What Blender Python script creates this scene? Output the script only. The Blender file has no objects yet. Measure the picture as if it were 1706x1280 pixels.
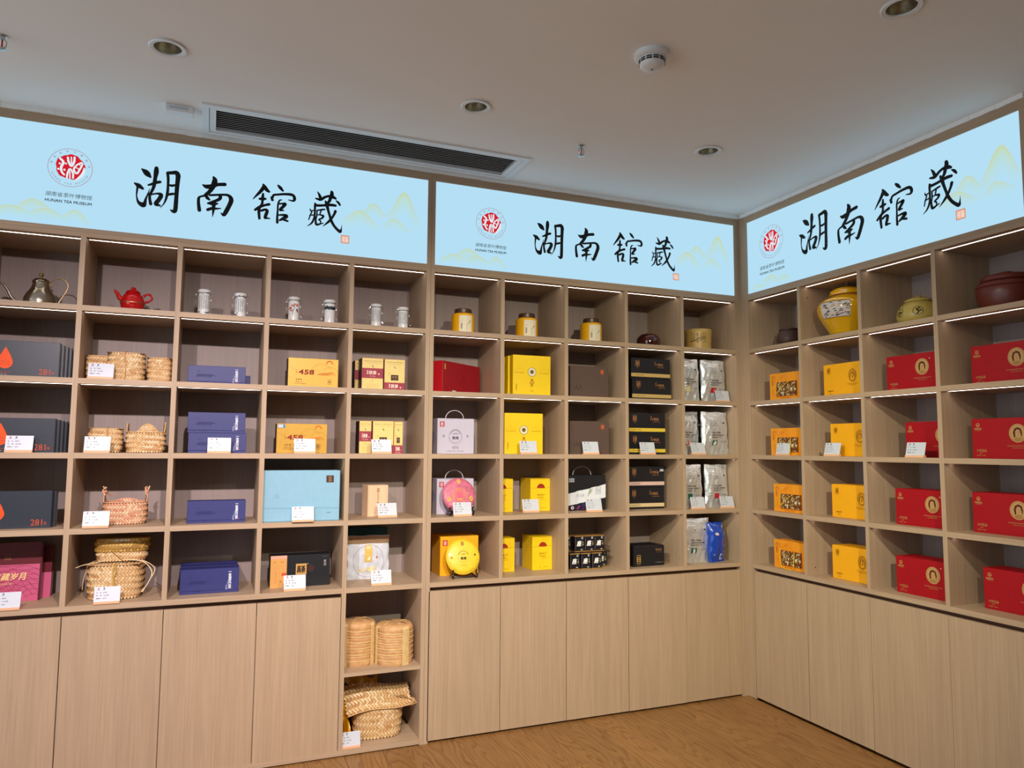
import bpy, bmesh, math, random
from mathutils import Vector, Matrix
random.seed(7)
S = bpy.context.scene
COL = S.collection
# ------------------------------------------------------------------ camera
CAM = Vector((-3.0872, -3.7731, 1.5127)); YAW, PITCH, ROLL, FPX = .3888, .0872, .0065, 1222.14
fw = Vector((math.sin(YAW)*math.cos(PITCH), math.cos(YAW)*math.cos(PITCH), math.sin(PITCH)))
rt = Vector((math.cos(YAW), -math.sin(YAW), 0)); up = rt.cross(fw)
rt2 = rt*math.cos(ROLL)+up*math.sin(ROLL); up2 = up*math.cos(ROLL)-rt*math.sin(ROLL)
cd = bpy.data.cameras.new('camera'); cam = bpy.data.objects.new('camera', cd); COL.objects.link(cam)
cd.sensor_width = 36; cd.lens = FPX/1706*36; cd.clip_start = .05; cd.clip_end = 60
M = Matrix.Identity(4)
for i in range(3): M[i][0] = rt2[i]; M[i][1] = up2[i]; M[i][2] = -fw[i]; M[i][3] = CAM[i]
cam.matrix_world = M; S.camera = cam
# ------------------------------------------------------------------ colour management, world, lights
S.view_settings.view_transform = 'Standard'; S.view_settings.look = 'None'; S.view_settings.gamma = 1
S.view_settings.use_curve_mapping = False; S.view_settings.exposure = EXPOSURE = 0.0
def lin(c):
    if isinstance(c, str): c = tuple(int(c[i:i+2], 16)/255 for i in (0, 2, 4))
    return tuple((x/12.92 if x <= .04045 else ((x+.055)/1.055)**2.4) for x in c)
W = bpy.data.worlds.new('world'); S.world = W; W.use_nodes = True
W.node_tree.nodes['Background'].inputs[0].default_value = (.80, .92, 1, 1)
W.node_tree.nodes['Background'].inputs[1].default_value = 1.45
def spot(name, loc, to, power, col, ang=110, r=.03, blend=.6):
    l = bpy.data.lights.new(name, 'SPOT'); l.energy = power; l.color = col; l.spot_size = math.radians(ang)
    l.spot_blend = blend; l.shadow_soft_size = r
    o = bpy.data.objects.new(name, l); COL.objects.link(o); o.location = loc
    o.rotation_euler = (Vector(to)-Vector(loc)).to_track_quat('-Z', 'Y').to_euler()
    return o
spot('track_spotlight', (-3.83, -2.95, 2.76), (-3.7, 0, .80), 330, (1, .86, .86), 70, blend=1)
spot('track_spotlight', (-2.92, -2.95, 2.76), (-2.5, 0, .80), 330, (1, .87, .84), 70, blend=1)
spot('track_spotlight', (-1.90, -3.85, 2.87), (-1.0, 0, .80), 430, (1, .95, .73), 60, blend=1)
spot('track_spotlight', (-2.93, -1.9, 2.74), (0.05, -.8, .60), 225, (1, .93, .72), 66, blend=1)
# ------------------------------------------------------------------ materials
MATS = {}
def newmat(name):
    m = bpy.data.materials.new(name); m.use_nodes = True; MATS[name] = m
    return m, m.node_tree, m.node_tree.nodes['Principled BSDF']
def N(t, typ, **kw):
    n = t.nodes.new(typ)
    for k, v in kw.items(): setattr(n, k, v)
    return n
def flat(name, col, rough=.5, metal=0, coat=0, spec=.5, var=.06, bump=0, nscale=30):
    """plain surface with a faint mottling so nothing is perfectly even"""
    if name in MATS: return MATS[name]
    m, t, b = newmat(name); c = lin(col)
    tc = N(t, 'ShaderNodeTexCoord'); no = N(t, 'ShaderNodeTexNoise'); no.inputs['Scale'].default_value = nscale; no.inputs['Detail'].default_value = 3
    t.links.new(tc.outputs['Object'], no.inputs['Vector'])
    cr = N(t, 'ShaderNodeValToRGB'); cr.color_ramp.elements[0].position = .3; cr.color_ramp.elements[1].position = .7
    cr.color_ramp.elements[0].color = tuple(x*(1-var) for x in c)+(1,); cr.color_ramp.elements[1].color = tuple(min(1, x*(1+var)) for x in c)+(1,)
    t.links.new(no.outputs['Fac'], cr.inputs['Fac']); t.links.new(cr.outputs['Color'], b.inputs['Base Color'])
    b.inputs['Roughness'].default_value = rough; b.inputs['Metallic'].default_value = metal
    b.inputs['Coat Weight'].default_value = coat; b.inputs['Coat Roughness'].default_value = .08
    b.inputs['Specular IOR Level'].default_value = spec
    if bump:
        bp = N(t, 'ShaderNodeBump'); bp.inputs['Strength'].default_value = bump; bp.inputs['Distance'].default_value = .004
        t.links.new(no.outputs['Fac'], bp.inputs['Height']); t.links.new(bp.outputs['Normal'], b.inputs['Normal'])
    return m
def ink(col, rough=.55, metal=0):
    """printing ink: one flat colour"""
    n = 'ink_'+col+('_foil' if metal else '')
    if n in MATS: return MATS[n]
    m, t, b = newmat(n); b.inputs['Base Color'].default_value = lin(col)+(1,)
    b.inputs['Roughness'].default_value = .35 if metal else rough; b.inputs['Metallic'].default_value = .5 if metal else 0
    b.inputs['Specular IOR Level'].default_value = .3
    return m
def emit(name, col, s=1):
    if name in MATS: return MATS[name]
    m, t, b = newmat(name); t.nodes.remove(b); e = N(t, 'ShaderNodeEmission'); e.inputs[0].default_value = lin(col)+(1,); e.inputs[1].default_value = s
    t.links.new(e.outputs[0], t.nodes['Material Output'].inputs[0]); return m
def wood(name, col, axis='Z', freq=150, amp=.075, rough=.5):
    m, t, b = newmat(name); c = lin(col)
    tc = N(t, 'ShaderNodeTexCoord'); oi = N(t, 'ShaderNodeObjectInfo')
    add = N(t, 'ShaderNodeVectorMath', operation='MULTIPLY_ADD'); add.inputs[1].default_value = (1, 1, 1)
    sc = N(t, 'ShaderNodeVectorMath', operation='SCALE'); sc.inputs[0].default_value = (3.1, 5.3, 7.7)
    t.links.new(oi.outputs['Random'], sc.inputs['Scale']); t.links.new(tc.outputs['Object'], add.inputs[0]); t.links.new(sc.outputs[0], add.inputs[2])
    cols = []
    for f, s, d in ((freq, 1.6, 4), (freq*.16, .5, 2)):
        mp = N(t, 'ShaderNodeMapping'); v = [f, f, f]; v['XYZ'.index(axis)] = s*2
        mp.inputs['Scale'].default_value = v; t.links.new(add.outputs[0], mp.inputs['Vector'])
        no = N(t, 'ShaderNodeTexNoise'); no.inputs['Scale'].default_value = 1; no.inputs['Detail'].default_value = d; no.inputs['Distortion'].default_value = .5
        t.links.new(mp.outputs[0], no.inputs['Vector']); cols.append(no)
    mx = N(t, 'ShaderNodeMath', operation='MULTIPLY_ADD'); mx.inputs[1].default_value = .65
    m2 = N(t, 'ShaderNodeMath', operation='MULTIPLY'); m2.inputs[1].default_value = .35
    t.links.new(cols[1].outputs['Fac'], m2.inputs[0]); t.links.new(cols[0].outputs['Fac'], mx.inputs[0]); t.links.new(m2.outputs[0], mx.inputs[2])
    cr = N(t, 'ShaderNodeValToRGB'); cr.color_ramp.elements[0].position = .33; cr.color_ramp.elements[1].position = .66
    cr.color_ramp.elements[0].color = tuple(x*(1-amp*1.9) for x in c)+(1,); cr.color_ramp.elements[1].color = tuple(min(1, x*(1+amp)) for x in c)+(1,)
    t.links.new(mx.outputs[0], cr.inputs['Fac']); t.links.new(cr.outputs['Color'], b.inputs['Base Color'])
    b.inputs['Roughness'].default_value = rough; b.inputs['Specular IOR Level'].default_value = .35
    bp = N(t, 'ShaderNodeBump'); bp.inputs['Strength'].default_value = .15; bp.inputs['Distance'].default_value = .001
    t.links.new(cols[0].outputs['Fac'], bp.inputs['Height']); t.links.new(bp.outputs['Normal'], b.inputs['Normal'])
    return m
OAK = 'B59B80'
wood('laminate_upright', OAK, 'Z'); wood('laminate_level', OAK, 'X'); wood('laminate_back', '988984', 'Z', 170, .06); wood('laminate_dark', '6b4a38', 'X')
wood('pale_pine', 'E6C4A0', 'Z', 60, .06); wood('tag_wood', 'E8B48E', 'X', 80, .05)
def floor_mat():
    m, t, b = newmat('oak_floorboard')
    tc = N(t, 'ShaderNodeTexCoord'); oi = N(t, 'ShaderNodeObjectInfo')
    sc = N(t, 'ShaderNodeVectorMath', operation='SCALE'); sc.inputs[0].default_value = (13.1, 7.3, 3)
    ad = N(t, 'ShaderNodeVectorMath', operation='ADD'); t.links.new(oi.outputs['Random'], sc.inputs['Scale'])
    t.links.new(tc.outputs['Object'], ad.inputs[0]); t.links.new(sc.outputs[0], ad.inputs[1])
    mp = N(t, 'ShaderNodeMapping'); mp.inputs['Scale'].default_value = (7, .9, 1); t.links.new(ad.outputs[0], mp.inputs['Vector'])
    n1 = N(t, 'ShaderNodeTexNoise'); n1.inputs['Scale'].default_value = 1.1; n1.inputs['Detail'].default_value = 1.5; t.links.new(mp.outputs[0], n1.inputs['Vector'])
    w = N(t, 'ShaderNodeMath', operation='MULTIPLY'); w.inputs[1].default_value = 20; t.links.new(n1.outputs['Fac'], w.inputs[0])
    fr = N(t, 'ShaderNodeMath', operation='FRACT'); t.links.new(w.outputs[0], fr.inputs[0])
    mp2 = N(t, 'ShaderNodeMapping'); mp2.inputs['Scale'].default_value = (260, 9, 1); t.links.new(ad.outputs[0], mp2.inputs['Vector'])
    n2 = N(t, 'ShaderNodeTexNoise'); n2.inputs['Scale'].default_value = 1; n2.inputs['Detail'].default_value = 3; t.links.new(mp2.outputs[0], n2.inputs['Vector'])
    a = N(t, 'ShaderNodeMath', operation='MULTIPLY_ADD'); a.inputs[1].default_value = .42; t.links.new(fr.outputs[0], a.inputs[0])
    b2 = N(t, 'ShaderNodeMath', operation='MULTIPLY_ADD'); b2.inputs[1].default_value = .6; b2.inputs[2].default_value = .08
    t.links.new(n2.outputs['Fac'], b2.inputs[0]); t.links.new(b2.outputs[0], a.inputs[2])
    cr = N(t, 'ShaderNodeValToRGB'); cr.color_ramp.elements[0].position = .22; cr.color_ramp.elements[1].position = .62
    cr.color_ramp.elements[0].color = lin('6A421E')+(1,); cr.color_ramp.elements[1].color = lin('966C3E')+(1,)
    t.links.new(a.outputs[0], cr.inputs['Fac'])
    hv = N(t, 'ShaderNodeHueSaturation'); mr = N(t, 'ShaderNodeMapRange'); mr.inputs[3].default_value = .93; mr.inputs[4].default_value = 1.06
    t.links.new(oi.outputs['Random'], mr.inputs[0]); t.links.new(mr.outputs[0], hv.inputs['Value']); t.links.new(cr.outputs['Color'], hv.inputs['Color'])
    t.links.new(hv.outputs[0], b.inputs['Base Color']); b.inputs['Roughness'].default_value = .42
floor_mat()
def clear_film():
    m, t, b = newmat('clear_film'); tr = N(t, 'ShaderNodeBsdfTransparent'); gl = N(t, 'ShaderNodeBsdfGlossy'); gl.inputs['Roughness'].default_value = .12
    tr.inputs[0].default_value = (.93, .94, .95, 1)
    fr = N(t, 'ShaderNodeFresnel'); fr.inputs[0].default_value = 1.5
    mx = N(t, 'ShaderNodeMixShader'); t.links.new(fr.outputs[0], mx.inputs[0]); t.links.new(tr.outputs[0], mx.inputs[1]); t.links.new(gl.outputs[0], mx.inputs[2])
    t.nodes.remove(b); t.links.new(mx.outputs[0], t.nodes['Material Output'].inputs[0])
clear_film()
def foil(name, col, rough=.28, scale=26, strength=.7):
    m, t, b = newmat(name); tc = N(t, 'ShaderNodeTexCoord'); no = N(t, 'ShaderNodeTexNoise'); no.inputs['Scale'].default_value = scale; no.inputs['Detail'].default_value = 2; no.inputs['Distortion'].default_value = 1.2
    t.links.new(tc.outputs['Object'], no.inputs['Vector']); bp = N(t, 'ShaderNodeBump'); bp.inputs['Strength'].default_value = strength; bp.inputs['Distance'].default_value = .012
    t.links.new(no.outputs['Fac'], bp.inputs['Height']); t.links.new(bp.outputs['Normal'], b.inputs['Normal'])
    b.inputs['Base Color'].default_value = lin(col)+(1,); b.inputs['Metallic'].default_value = .7; b.inputs['Roughness'].default_value = rough
foil('silver_foil', 'E2E8EE', .38, 20, .45); 
HILL = emit('sign_glow', 'B4DEF3', 1.01)
def hillmat():
    m, t, b = newmat('sign_hill_print'); t.nodes.remove(b); vc = N(t, 'ShaderNodeVertexColor', layer_name='fade')
    e = N(t, 'ShaderNodeEmission'); e.inputs[1].default_value = 1.01; t.links.new(vc.outputs[0], e.inputs[0]); t.links.new(e.outputs[0], t.nodes['Material Output'].inputs[0])
hillmat()
# ------------------------------------------------------------------ mesh builder
def P2(u, v, w=0): return (u, -w, v)          # a point on an object's front face
class MB:
    def __init__(s): s.v = []; s.f = []; s.mi = []; s.mats = []; s.sm = False
    def m(s, mat):
        mat = MATS[mat] if isinstance(mat, str) else mat
        if mat not in s.mats: s.mats.append(mat)
        return s.mats.index(mat)
    def add(s, vs, fs, mat):
        k = len(s.v); s.v += [tuple(p) for p in vs]; i = s.m(mat)
        for f in fs: s.f.append([a+k for a in f]); s.mi.append(i)
        return s
    def box(s, x0, x1, y0, y1, z0, z1, mat):
        vs = [(x, y, z) for z in (z0, z1) for y in (y0, y1) for x in (x0, x1)]
        return s.add(vs, [(0, 2, 3, 1), (4, 5, 7, 6), (0, 1, 5, 4), (2, 6, 7, 3), (0, 4, 6, 2), (1, 3, 7, 5)], mat)
    def cbox(s, x0, x1, y0, y1, z0, z1, mat, c=.0015):
        """box with chamfered vertical and top/bottom edges"""
        def ring(z, i): return [(x0+i+c, y0+i, z), (x1-i-c, y0+i, z), (x1-i, y0+i+c, z), (x1-i, y1-i-c, z), (x1-i-c, y1-i, z), (x0+i+c, y1-i, z), (x0+i, y1-i-c, z), (x0+i, y0+i+c, z)]
        vs = ring(z0, c)+ring(z0+c, 0)+ring(z1-c, 0)+ring(z1, c)
        fs = [tuple(range(7, -1, -1)), tuple(range(24, 32))]
        for k in range(3):
            for i in range(8): fs.append((k*8+i, k*8+(i+1) % 8, k*8+8+(i+1) % 8, k*8+8+i))
        return s.add(vs, fs, mat)
    def lathe(s, prof, mat, n=32, c=(0, 0, 0), axis='Z', sx=1, sy=1, closed=False):
        vs = []; fs = []
        for r, z in prof:
            for i in range(n):
                a = 2*math.pi*i/n; p = (r*math.cos(a)*sx, r*math.sin(a)*sy, z)
                if axis == 'Y': p = (p[0], -p[2], p[1])      # grows towards the front
                if axis == 'X': p = (p[2], p[0], p[1])
                vs.append((p[0]+c[0], p[1]+c[1], p[2]+c[2]))
        L = len(prof)
        for k in range(L-1):
            for i in range(n): fs.append((k*n+i, k*n+(i+1) % n, (k+1)*n+(i+1) % n, (k+1)*n+i))
        if prof[0][0] > 1e-6 and not closed: fs.append(tuple(range(n-1, -1, -1)))
        if prof[-1][0] > 1e-6 and not closed: fs.append(tuple(range((L-1)*n, L*n)))
        return s.add(vs, fs, mat)
    def tube(s, pts, r, mat, n=8, cap=True):
        pts = [Vector(p) for p in pts]; vs = []; fs = []; nrm = None
        for i, p in enumerate(pts):
            t = (pts[min(i+1, len(pts)-1)]-pts[max(i-1, 0)]).normalized()
            if nrm is None:
                a = Vector((0, 0, 1)) if abs(t.z) < .9 else Vector((1, 0, 0)); nrm = (a-t*a.dot(t)).normalized()
            else: nrm = (nrm-t*nrm.dot(t)).normalized()
            b = t.cross(nrm); rr = r[i] if isinstance(r, (list, tuple)) else r
            for k in range(n):
                a = 2*math.pi*k/n; vs.append(p+(nrm*math.cos(a)+b*math.sin(a))*rr)
        for i in range(len(pts)-1):
            for k in range(n): fs.append((i*n+k, i*n+(k+1) % n, (i+1)*n+(k+1) % n, (i+1)*n+k))
        if cap: fs += [tuple(range(n-1, -1, -1)), tuple(range((len(pts)-1)*n, len(pts)*n))]
        return s.add(vs, fs, mat)
    def grid(s, fn, nu, nv, mat, wrap=False):
        vs = [fn(i/nu, j/nv) for j in range(nv+1) for i in range(nu+(0 if wrap else 1))]; w = nu+(0 if wrap else 1)
        fs = [(j*w+i, j*w+(i+1) % w, (j+1)*w+(i+1) % w, (j+1)*w+i) for j in range(nv) for i in range(nu)]
        return s.add(vs, fs, mat)
    def build(s, name, parent=None, smooth=False, kind=None, loc=None, rot=None):
        me = bpy.data.meshes.new(name); me.from_pydata(s.v, [], s.f); me.update()
        for m in s.mats: me.materials.append(m)
        me.polygons.foreach_set('material_index', s.mi)
        if smooth:
            me.polygons.foreach_set('use_smooth', [True]*len(s.f)); me.set_sharp_from_angle(angle=math.radians(38))
        o = bpy.data.objects.new(name, me); COL.objects.link(o)
        if parent: o.parent = parent
        if kind: o['kind'] = kind
        if loc: o.location = loc
        if rot: o.rotation_euler = rot
        return o
def bez(pts, n=24):
    """Catmull-Rom through points"""
    P = [Vector(p) for p in pts]; P = [P[0]*2-P[1]]+P+[P[-1]*2-P[-2]]; out = []
    m = len(P)-3
    for k in range(n+1):
        t = k/n*m; i = min(int(t), m-1); t -= i; a, b, c, d = P[i:i+4]
        out.append(.5*((2*b)+(c-a)*t+(2*a-5*b+4*c-d)*t*t+(3*b-a-3*c+d)*t*t*t))
    return out
_txt = {}
def glyphs(sx, bold=0, sp=1.0):
    k = (sx, bold, sp)
    if k not in _txt:
        cu = bpy.data.curves.new('t', 'FONT'); cu.body = sx; cu.offset = bold; cu.resolution_u = 2; cu.space_line = sp
        cu.align_x = 'CENTER'
        o = bpy.data.objects.new('t', cu); COL.objects.link(o); dg = bpy.context.evaluated_depsgraph_get()
        me = bpy.data.meshes.new_from_object(o.evaluated_get(dg))
        vs = [(v.co.x, v.co.y) for v in me.vertices]; fs = [tuple(p.vertices) for p in me.polygons]
        bpy.data.objects.remove(o); bpy.data.curves.remove(cu); bpy.data.meshes.remove(me)
        if vs:
            xs = [a for a, b in vs]; ys = [b for a, b in vs]; bb = (min(xs), max(xs), min(ys), max(ys))
        else: bb = (0, 1, 0, 1)
        _txt[k] = (vs, fs, bb)
    return _txt[k]
class Print(MB):
    """flat printing laid on a surface: fn maps (u, v, lift) to 3D"""
    def __init__(s, fn=P2): super().__init__(); s.fn = fn; s.lift = .0006
    def pl(s, vs, fs, col):
        mat = ink(col) if isinstance(col, str) and col not in MATS else col
        s.lift += .00003
        return s.add([s.fn(u, v, s.lift) for u, v in vs], fs, mat)
    def rect(s, u0, v0, u1, v1, col, nu=1):
        vs = [(u0+(u1-u0)*i/nu, v) for v in (v0, v1) for i in range(nu+1)]
        return s.pl(vs, [(i, i+1, nu+2+i, nu+1+i) for i in range(nu)], col)
    def poly(s, pts, col): return s.pl(pts, [tuple(range(len(pts)))], col)
    def disc(s, u, v, r, col, ry=None, n=28, a0=0, a1=2*math.pi):
        ry = ry or r; pts = [(u+r*math.cos(a0+(a1-a0)*i/n), v+ry*math.sin(a0+(a1-a0)*i/n)) for i in range(n+(0 if a1-a0 > 6.28 else 1))]
        return s.poly(pts, col)
    def ring(s, u, v, r, w, col, ry=None, n=40, a0=0, a1=2*math.pi):
        ry = ry or r; return s.line([(u+r*math.cos(a0+(a1-a0)*i/n), v+ry*math.sin(a0+(a1-a0)*i/n)) for i in range(n+1)], w, col)
    def line(s, pts, w, col):
        vs = []; n = len(pts)
        for i, p in enumerate(pts):
            a = pts[max(i-1, 0)]; b = pts[min(i+1, n-1)]; dx, dy = b[0]-a[0], b[1]-a[1]; L = math.hypot(dx, dy) or 1
            ww = (p[2] if len(p) > 2 else w)/2; nx, ny = -dy/L*ww, dx/L*ww
            vs += [(p[0]-nx, p[1]-ny), (p[0]+nx, p[1]+ny)]
        return s.pl(vs, [(2*i, 2*i+2, 2*i+3, 2*i+1) for i in range(n-1)], col)
    def frame(s, u0, v0, u1, v1, w, col):
        for a in ((u0, v0, u1, v0+w), (u0, v1-w, u1, v1), (u0, v0, u0+w, v1), (u1-w, v0, u1, v1)): s.rect(*a, col)
    def text(s, body, u, v, h, col, w=None, bold=0, ang=0, sp=1.0, skew=0):
        """text centred on u, v, h high (and w wide if given)"""
        vs, fs, (x0, x1, y0, y1) = glyphs(body, 0, sp); k = h/max(y1-y0, 1e-6); kx = (w/(x1-x0)) if w else k
        cx, cy = (x0+x1)/2, (y0+y1)/2; ca, sa = math.cos(ang), math.sin(ang); out = []
        for x, y in vs:
            a, b = (x-cx)*kx, (y-cy)*k; a += b*skew; out.append((u+a*ca-b*sa, v+a*sa+b*ca))
        if not bold: return s.pl(out, fs, col)
        d = bold*.8*k*(1 if '\n' not in body else .8)
        for dx, dy in ((-d, -d), (d, -d), (-d, d), (d, d)):       # heavier weight: overlaid copies, each a hair prouder
            s.lift += .00004; s.pl([(a+dx, b+dy) for a, b in out], fs, col)
        return s
    def brush(s, strokes, u, v, k, col):
        for st in strokes:
            if len(st) > 2:
                st = [tuple(p) for p in bez([Vector(p) for p in st], 5*(len(st)-1))]
            s.line([(u+x*k, v+y*k, max(w, 2)*k) for x, y, w in st], 1, col)
            for x, y, w in (st[0], st[-1]): s.disc(u+x*k, v+y*k, max(w, 2)*k/2, col, n=10)
# ------------------------------------------------------------------ things
def tag(o, label=None, cat=None, group=None, kind=None):
    for k, val in (('label', label), ('category', cat), ('group', group), ('kind', kind)):
        if val: o[k] = val
    return o
XC = .052
def place(unit, lx, ly, z, rot=0):
    if unit == 'R': return (XC+ly, -lx, z), -math.pi/2+rot
    return (lx, ly, z), rot
def thing(name, label, cat, unit='L', lx=0, ly=0, z=0, rot=0, group=None):
    o = bpy.data.objects.new(name, None); COL.objects.link(o); o.empty_display_size = .05
    p, r = place(unit, lx, ly, z, rot); o.location = p; o.rotation_euler = (0, 0, r)
    return tag(o, label, cat, group)
def copy_thing(o, parent=None):
    c = o.copy(); COL.objects.link(c); c.parent = parent
    for ch in o.children: copy_thing(ch, c)
    return c
def struct(name, mb, **kw): return tag(mb.build(name, **kw), kind='structure')
# ------------------------------------------------------------------ the room
ZC = 3.03
fl = struct('floor', MB().box(-6.6, .6, -7.0, .45, -.06, -.012, 'oak_floorboard'))
PW = .19
for i in range(24):
    x1 = .05-i*PW; y = .03+random.random()*0
    y1 = .03; first = .35+random.random()*.85
    while y1 > -3.9:
        y0 = y1-(first if y1 > 0 else 1.2)
        MB().cbox(x1-PW+.0006, x1-.0006, y0+.0006, y1-.0006, -.012, 0, 'oak_floorboard', .0008).build('plank', fl)
        y1 = y0
flat('white_paint', 'F0F0EF', .8, var=.015, nscale=2); flat('white_plastic', 'E6E8EA', .35, var=.01); flat('wall_paint', 'D8CFC4', .8, var=.02)
ce = struct('ceiling', MB().box(-6.6, .6, -7.0, .45, ZC, ZC+.12, 'white_paint'))
cut = MB().box(-3.15, -1.615, -.327, -.056, ZC-.05, ZC+.09, 'white_paint')
for x_, y_ in ((-3.295, -.791), (-2.05, -.796), (-.797, -.80), (-.952, -2.063)): cut.lathe([(.052, ZC-.05), (.052, ZC+.09)], 'white_paint', 40, (x_, y_, 0))
cut = cut.build('cut'); md = ce.modifiers.new('b', 'BOOLEAN'); md.object = cut; md.operation = 'DIFFERENCE'; md.solver = 'EXACT'
me = bpy.data.meshes.new_from_object(ce.evaluated_get(bpy.context.evaluated_depsgraph_get())); ce.modifiers.clear(); ce.data = me; me.name = 'ceiling'; bpy.data.objects.remove(cut)
struct('wall_back', MB().box(-6.6, .6, .42, .5, -.06, ZC, 'wall_paint'))
struct('light_block_wall', MB().box(-6.6, .56, -7.08, -7.0, -.06, ZC, 'laminate_dark'))  # unseen dark wall, added to keep world light from the south off the shelves
struct('wall_right', MB().box(.48, .56, -7.0, .42, -.06, ZC, 'wall_paint'))
# white shadow-gap bead between joinery and ceiling
def bead(name, a, b, horizontal=True):
    mb = MB(); n = 60
    for i in range(n):
        p, q = a+(b-a)*i/n, a+(b-a)*(i+1)/n; d = .002*math.sin(i*1.7)+.0015*math.sin(i*.6)
        if horizontal: mb.box(p, q, -.012+d*.6, .04, 3.0088-abs(d)*.6, ZC+.002, 'white_paint')
        else: mb.box(XC-.012+d*.6, XC+.04, q, p, 3.0088-abs(d)*.6, ZC+.002, 'white_paint')
    struct(name, mb)
bead('trim_1', -4.075, XC, True); bead('trim_2', -.02, -1.825, False)
# ------------------------------------------------------------------ shelving units
ZS = [2.461, 2.134, 1.802, 1.467, 1.132, .797]; T = .025; D = .38; H = T/2
FL = [z+H for z in ZS[1:]]
emit('led_strip', 'FFF1E2', 6.5)
flat('screw_hole_dark', '0c0806', .9)
GR = 'laminate_upright'
def unit(name, label, U, x0, x1, divs, open_last=False, doors=None, loc_lx=0):
    t = thing(name, label, 'shelving', U, 0, 0, 0)
    t_ = .022
    def b(n, *a, mat=GR): return MB().box(*a, mat).build(n, t)
    zt = ZS[0]+.022
    b('side_panel', x0, x0+t_, 0, D+.02, 0, zt); b('side_panel', x1-t_, x1, 0, D+.02, 0, zt)
    b('back_panel', x0+t_, x1-t_, D, D+.012, .03, ZS[0], mat='laminate_back')
    b('top_board', x0+t_, x1-t_, 0, D+.012, ZS[0], zt, mat='laminate_level')
    edges = [x0+t_]+list(divs)+[x1-t_]
    zlow = ZS[5]-H
    for i, d in enumerate(divs):
        last = open_last and i == len(divs)-1
        b('divider', d-.011, d+.011, 0, D, (ZS[5]+H) if not last else .03, ZS[0])
        if not last: b('divider', d-.011, d+.011, .024, D, .03, .70)
    n = len(edges)-1
    for c in range(n):
        L = edges[c]+(.011 if c else 0); R = edges[c+1]-(.011 if c < n-1 else 0)
        rows = list(range(1, 6))
        for r in rows:
            if r == 5 and not (open_last and c == n-1): continue
            b('shelf', L, R, 0, D, ZS[r]-H, ZS[r]+H, mat='laminate_level')
        for r in range(0, 6 if (open_last and c == n-1) else 5):
            z = ZS[r]-(H if r else 0)
            MB().box(L+.006, R-.004, .042, .050, z-.0006, z+.0005, 'led_strip').build('light_strip', t)
        if U == 'R' or c > 0 or x0 > -3:
            pass
    # long board that closes the shelves above the doors
    R5 = (divs[-1]-.011) if open_last else x1-t_
    b('counter_board', x0+t_, R5, 0, D, ZS[5]-H, ZS[5]+H, mat='laminate_level')
    b('recess_rail', x0+t_, R5, .035, .055, .70, ZS[5]-H, mat='laminate_dark')
    b('bottom_board', x0+t_, x1-t_, -.004 if open_last else .025, D, .006, .03, mat='laminate_level')
    if open_last:
        L, R = divs[-1]+.011, x1-t_
        b('shelf', L, R, 0, D, .377, .396, mat='laminate_level')
        MB().box(L+.006, R-.004, .042, .050, .3764, .3775, 'led_strip').build('light_strip', t)
    for i, (a, c2) in enumerate(doors):
        off = (.0, .0015, 0, -.003, .0008)[i % 5]
        MB().cbox(a+.0016, c2-.0016, off, off+.019, .012, .765, GR, .0008).build('door', t)
    # little black fixing holes
    for i, d in enumerate(divs):
        for z in (2.415, .845):
            if U == 'L' and x0 > -3: MB().lathe([(0, 0), (.0045, .0004)], 'screw_hole_dark', 12, (d-.0112, .05, z), 'X').build('screw_hole', t).rotation_euler = (0, 0, 0)
        if U == 'R' and i in (0,): 
            for z in (2.40, .85): MB().lathe([(.0045, -.0003), (0, .0006)], 'screw_hole_dark', 12, (d+.0112, .06, z), 'X').build('screw_hole', t)
    return t
A_ = [-3.6575, -3.2542, -2.8504, -2.440]; B_ = [-1.611, -1.2075, -.804, -.402]
B_ = [-1.6, -1.2024, -.8014, -.4]
C_ = [.504, .934, 1.367]
unit('shelving_unit', 'tall oak laminate shelving unit at the left with two open base shelves', 'L', -4.075, -2.020, A_, True,
     [(-4.073, A_[0]), (A_[0], A_[1]), (A_[1], A_[2]), (A_[2], A_[3]-.0125)])
unit('shelving_unit', 'tall oak laminate shelving unit in the middle, running into the corner', 'L', -2.019, .031, B_, False,
     [(-2.004, B_[0]), (B_[0], B_[1]), (B_[1], B_[2]), (B_[2], B_[3]), (B_[3], .010)])
unit('shelving_unit', 'tall oak laminate shelving unit on the right wall', 'R', .049, 1.822, C_, False,
     [(.073, C_[0]), (C_[0], C_[1]), (C_[1], C_[2]), (C_[2], 1.80)])
mb = MB().box(.0315, XC, 0, .02, 0, 3.009, GR).box(XC, XC+.02, -.048, .02, 0, 3.009, GR)
tag(mb.build('corner_filler'), 'narrow oak laminate filler strip in the corner where both shelving runs meet', 'filler strip')
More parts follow.
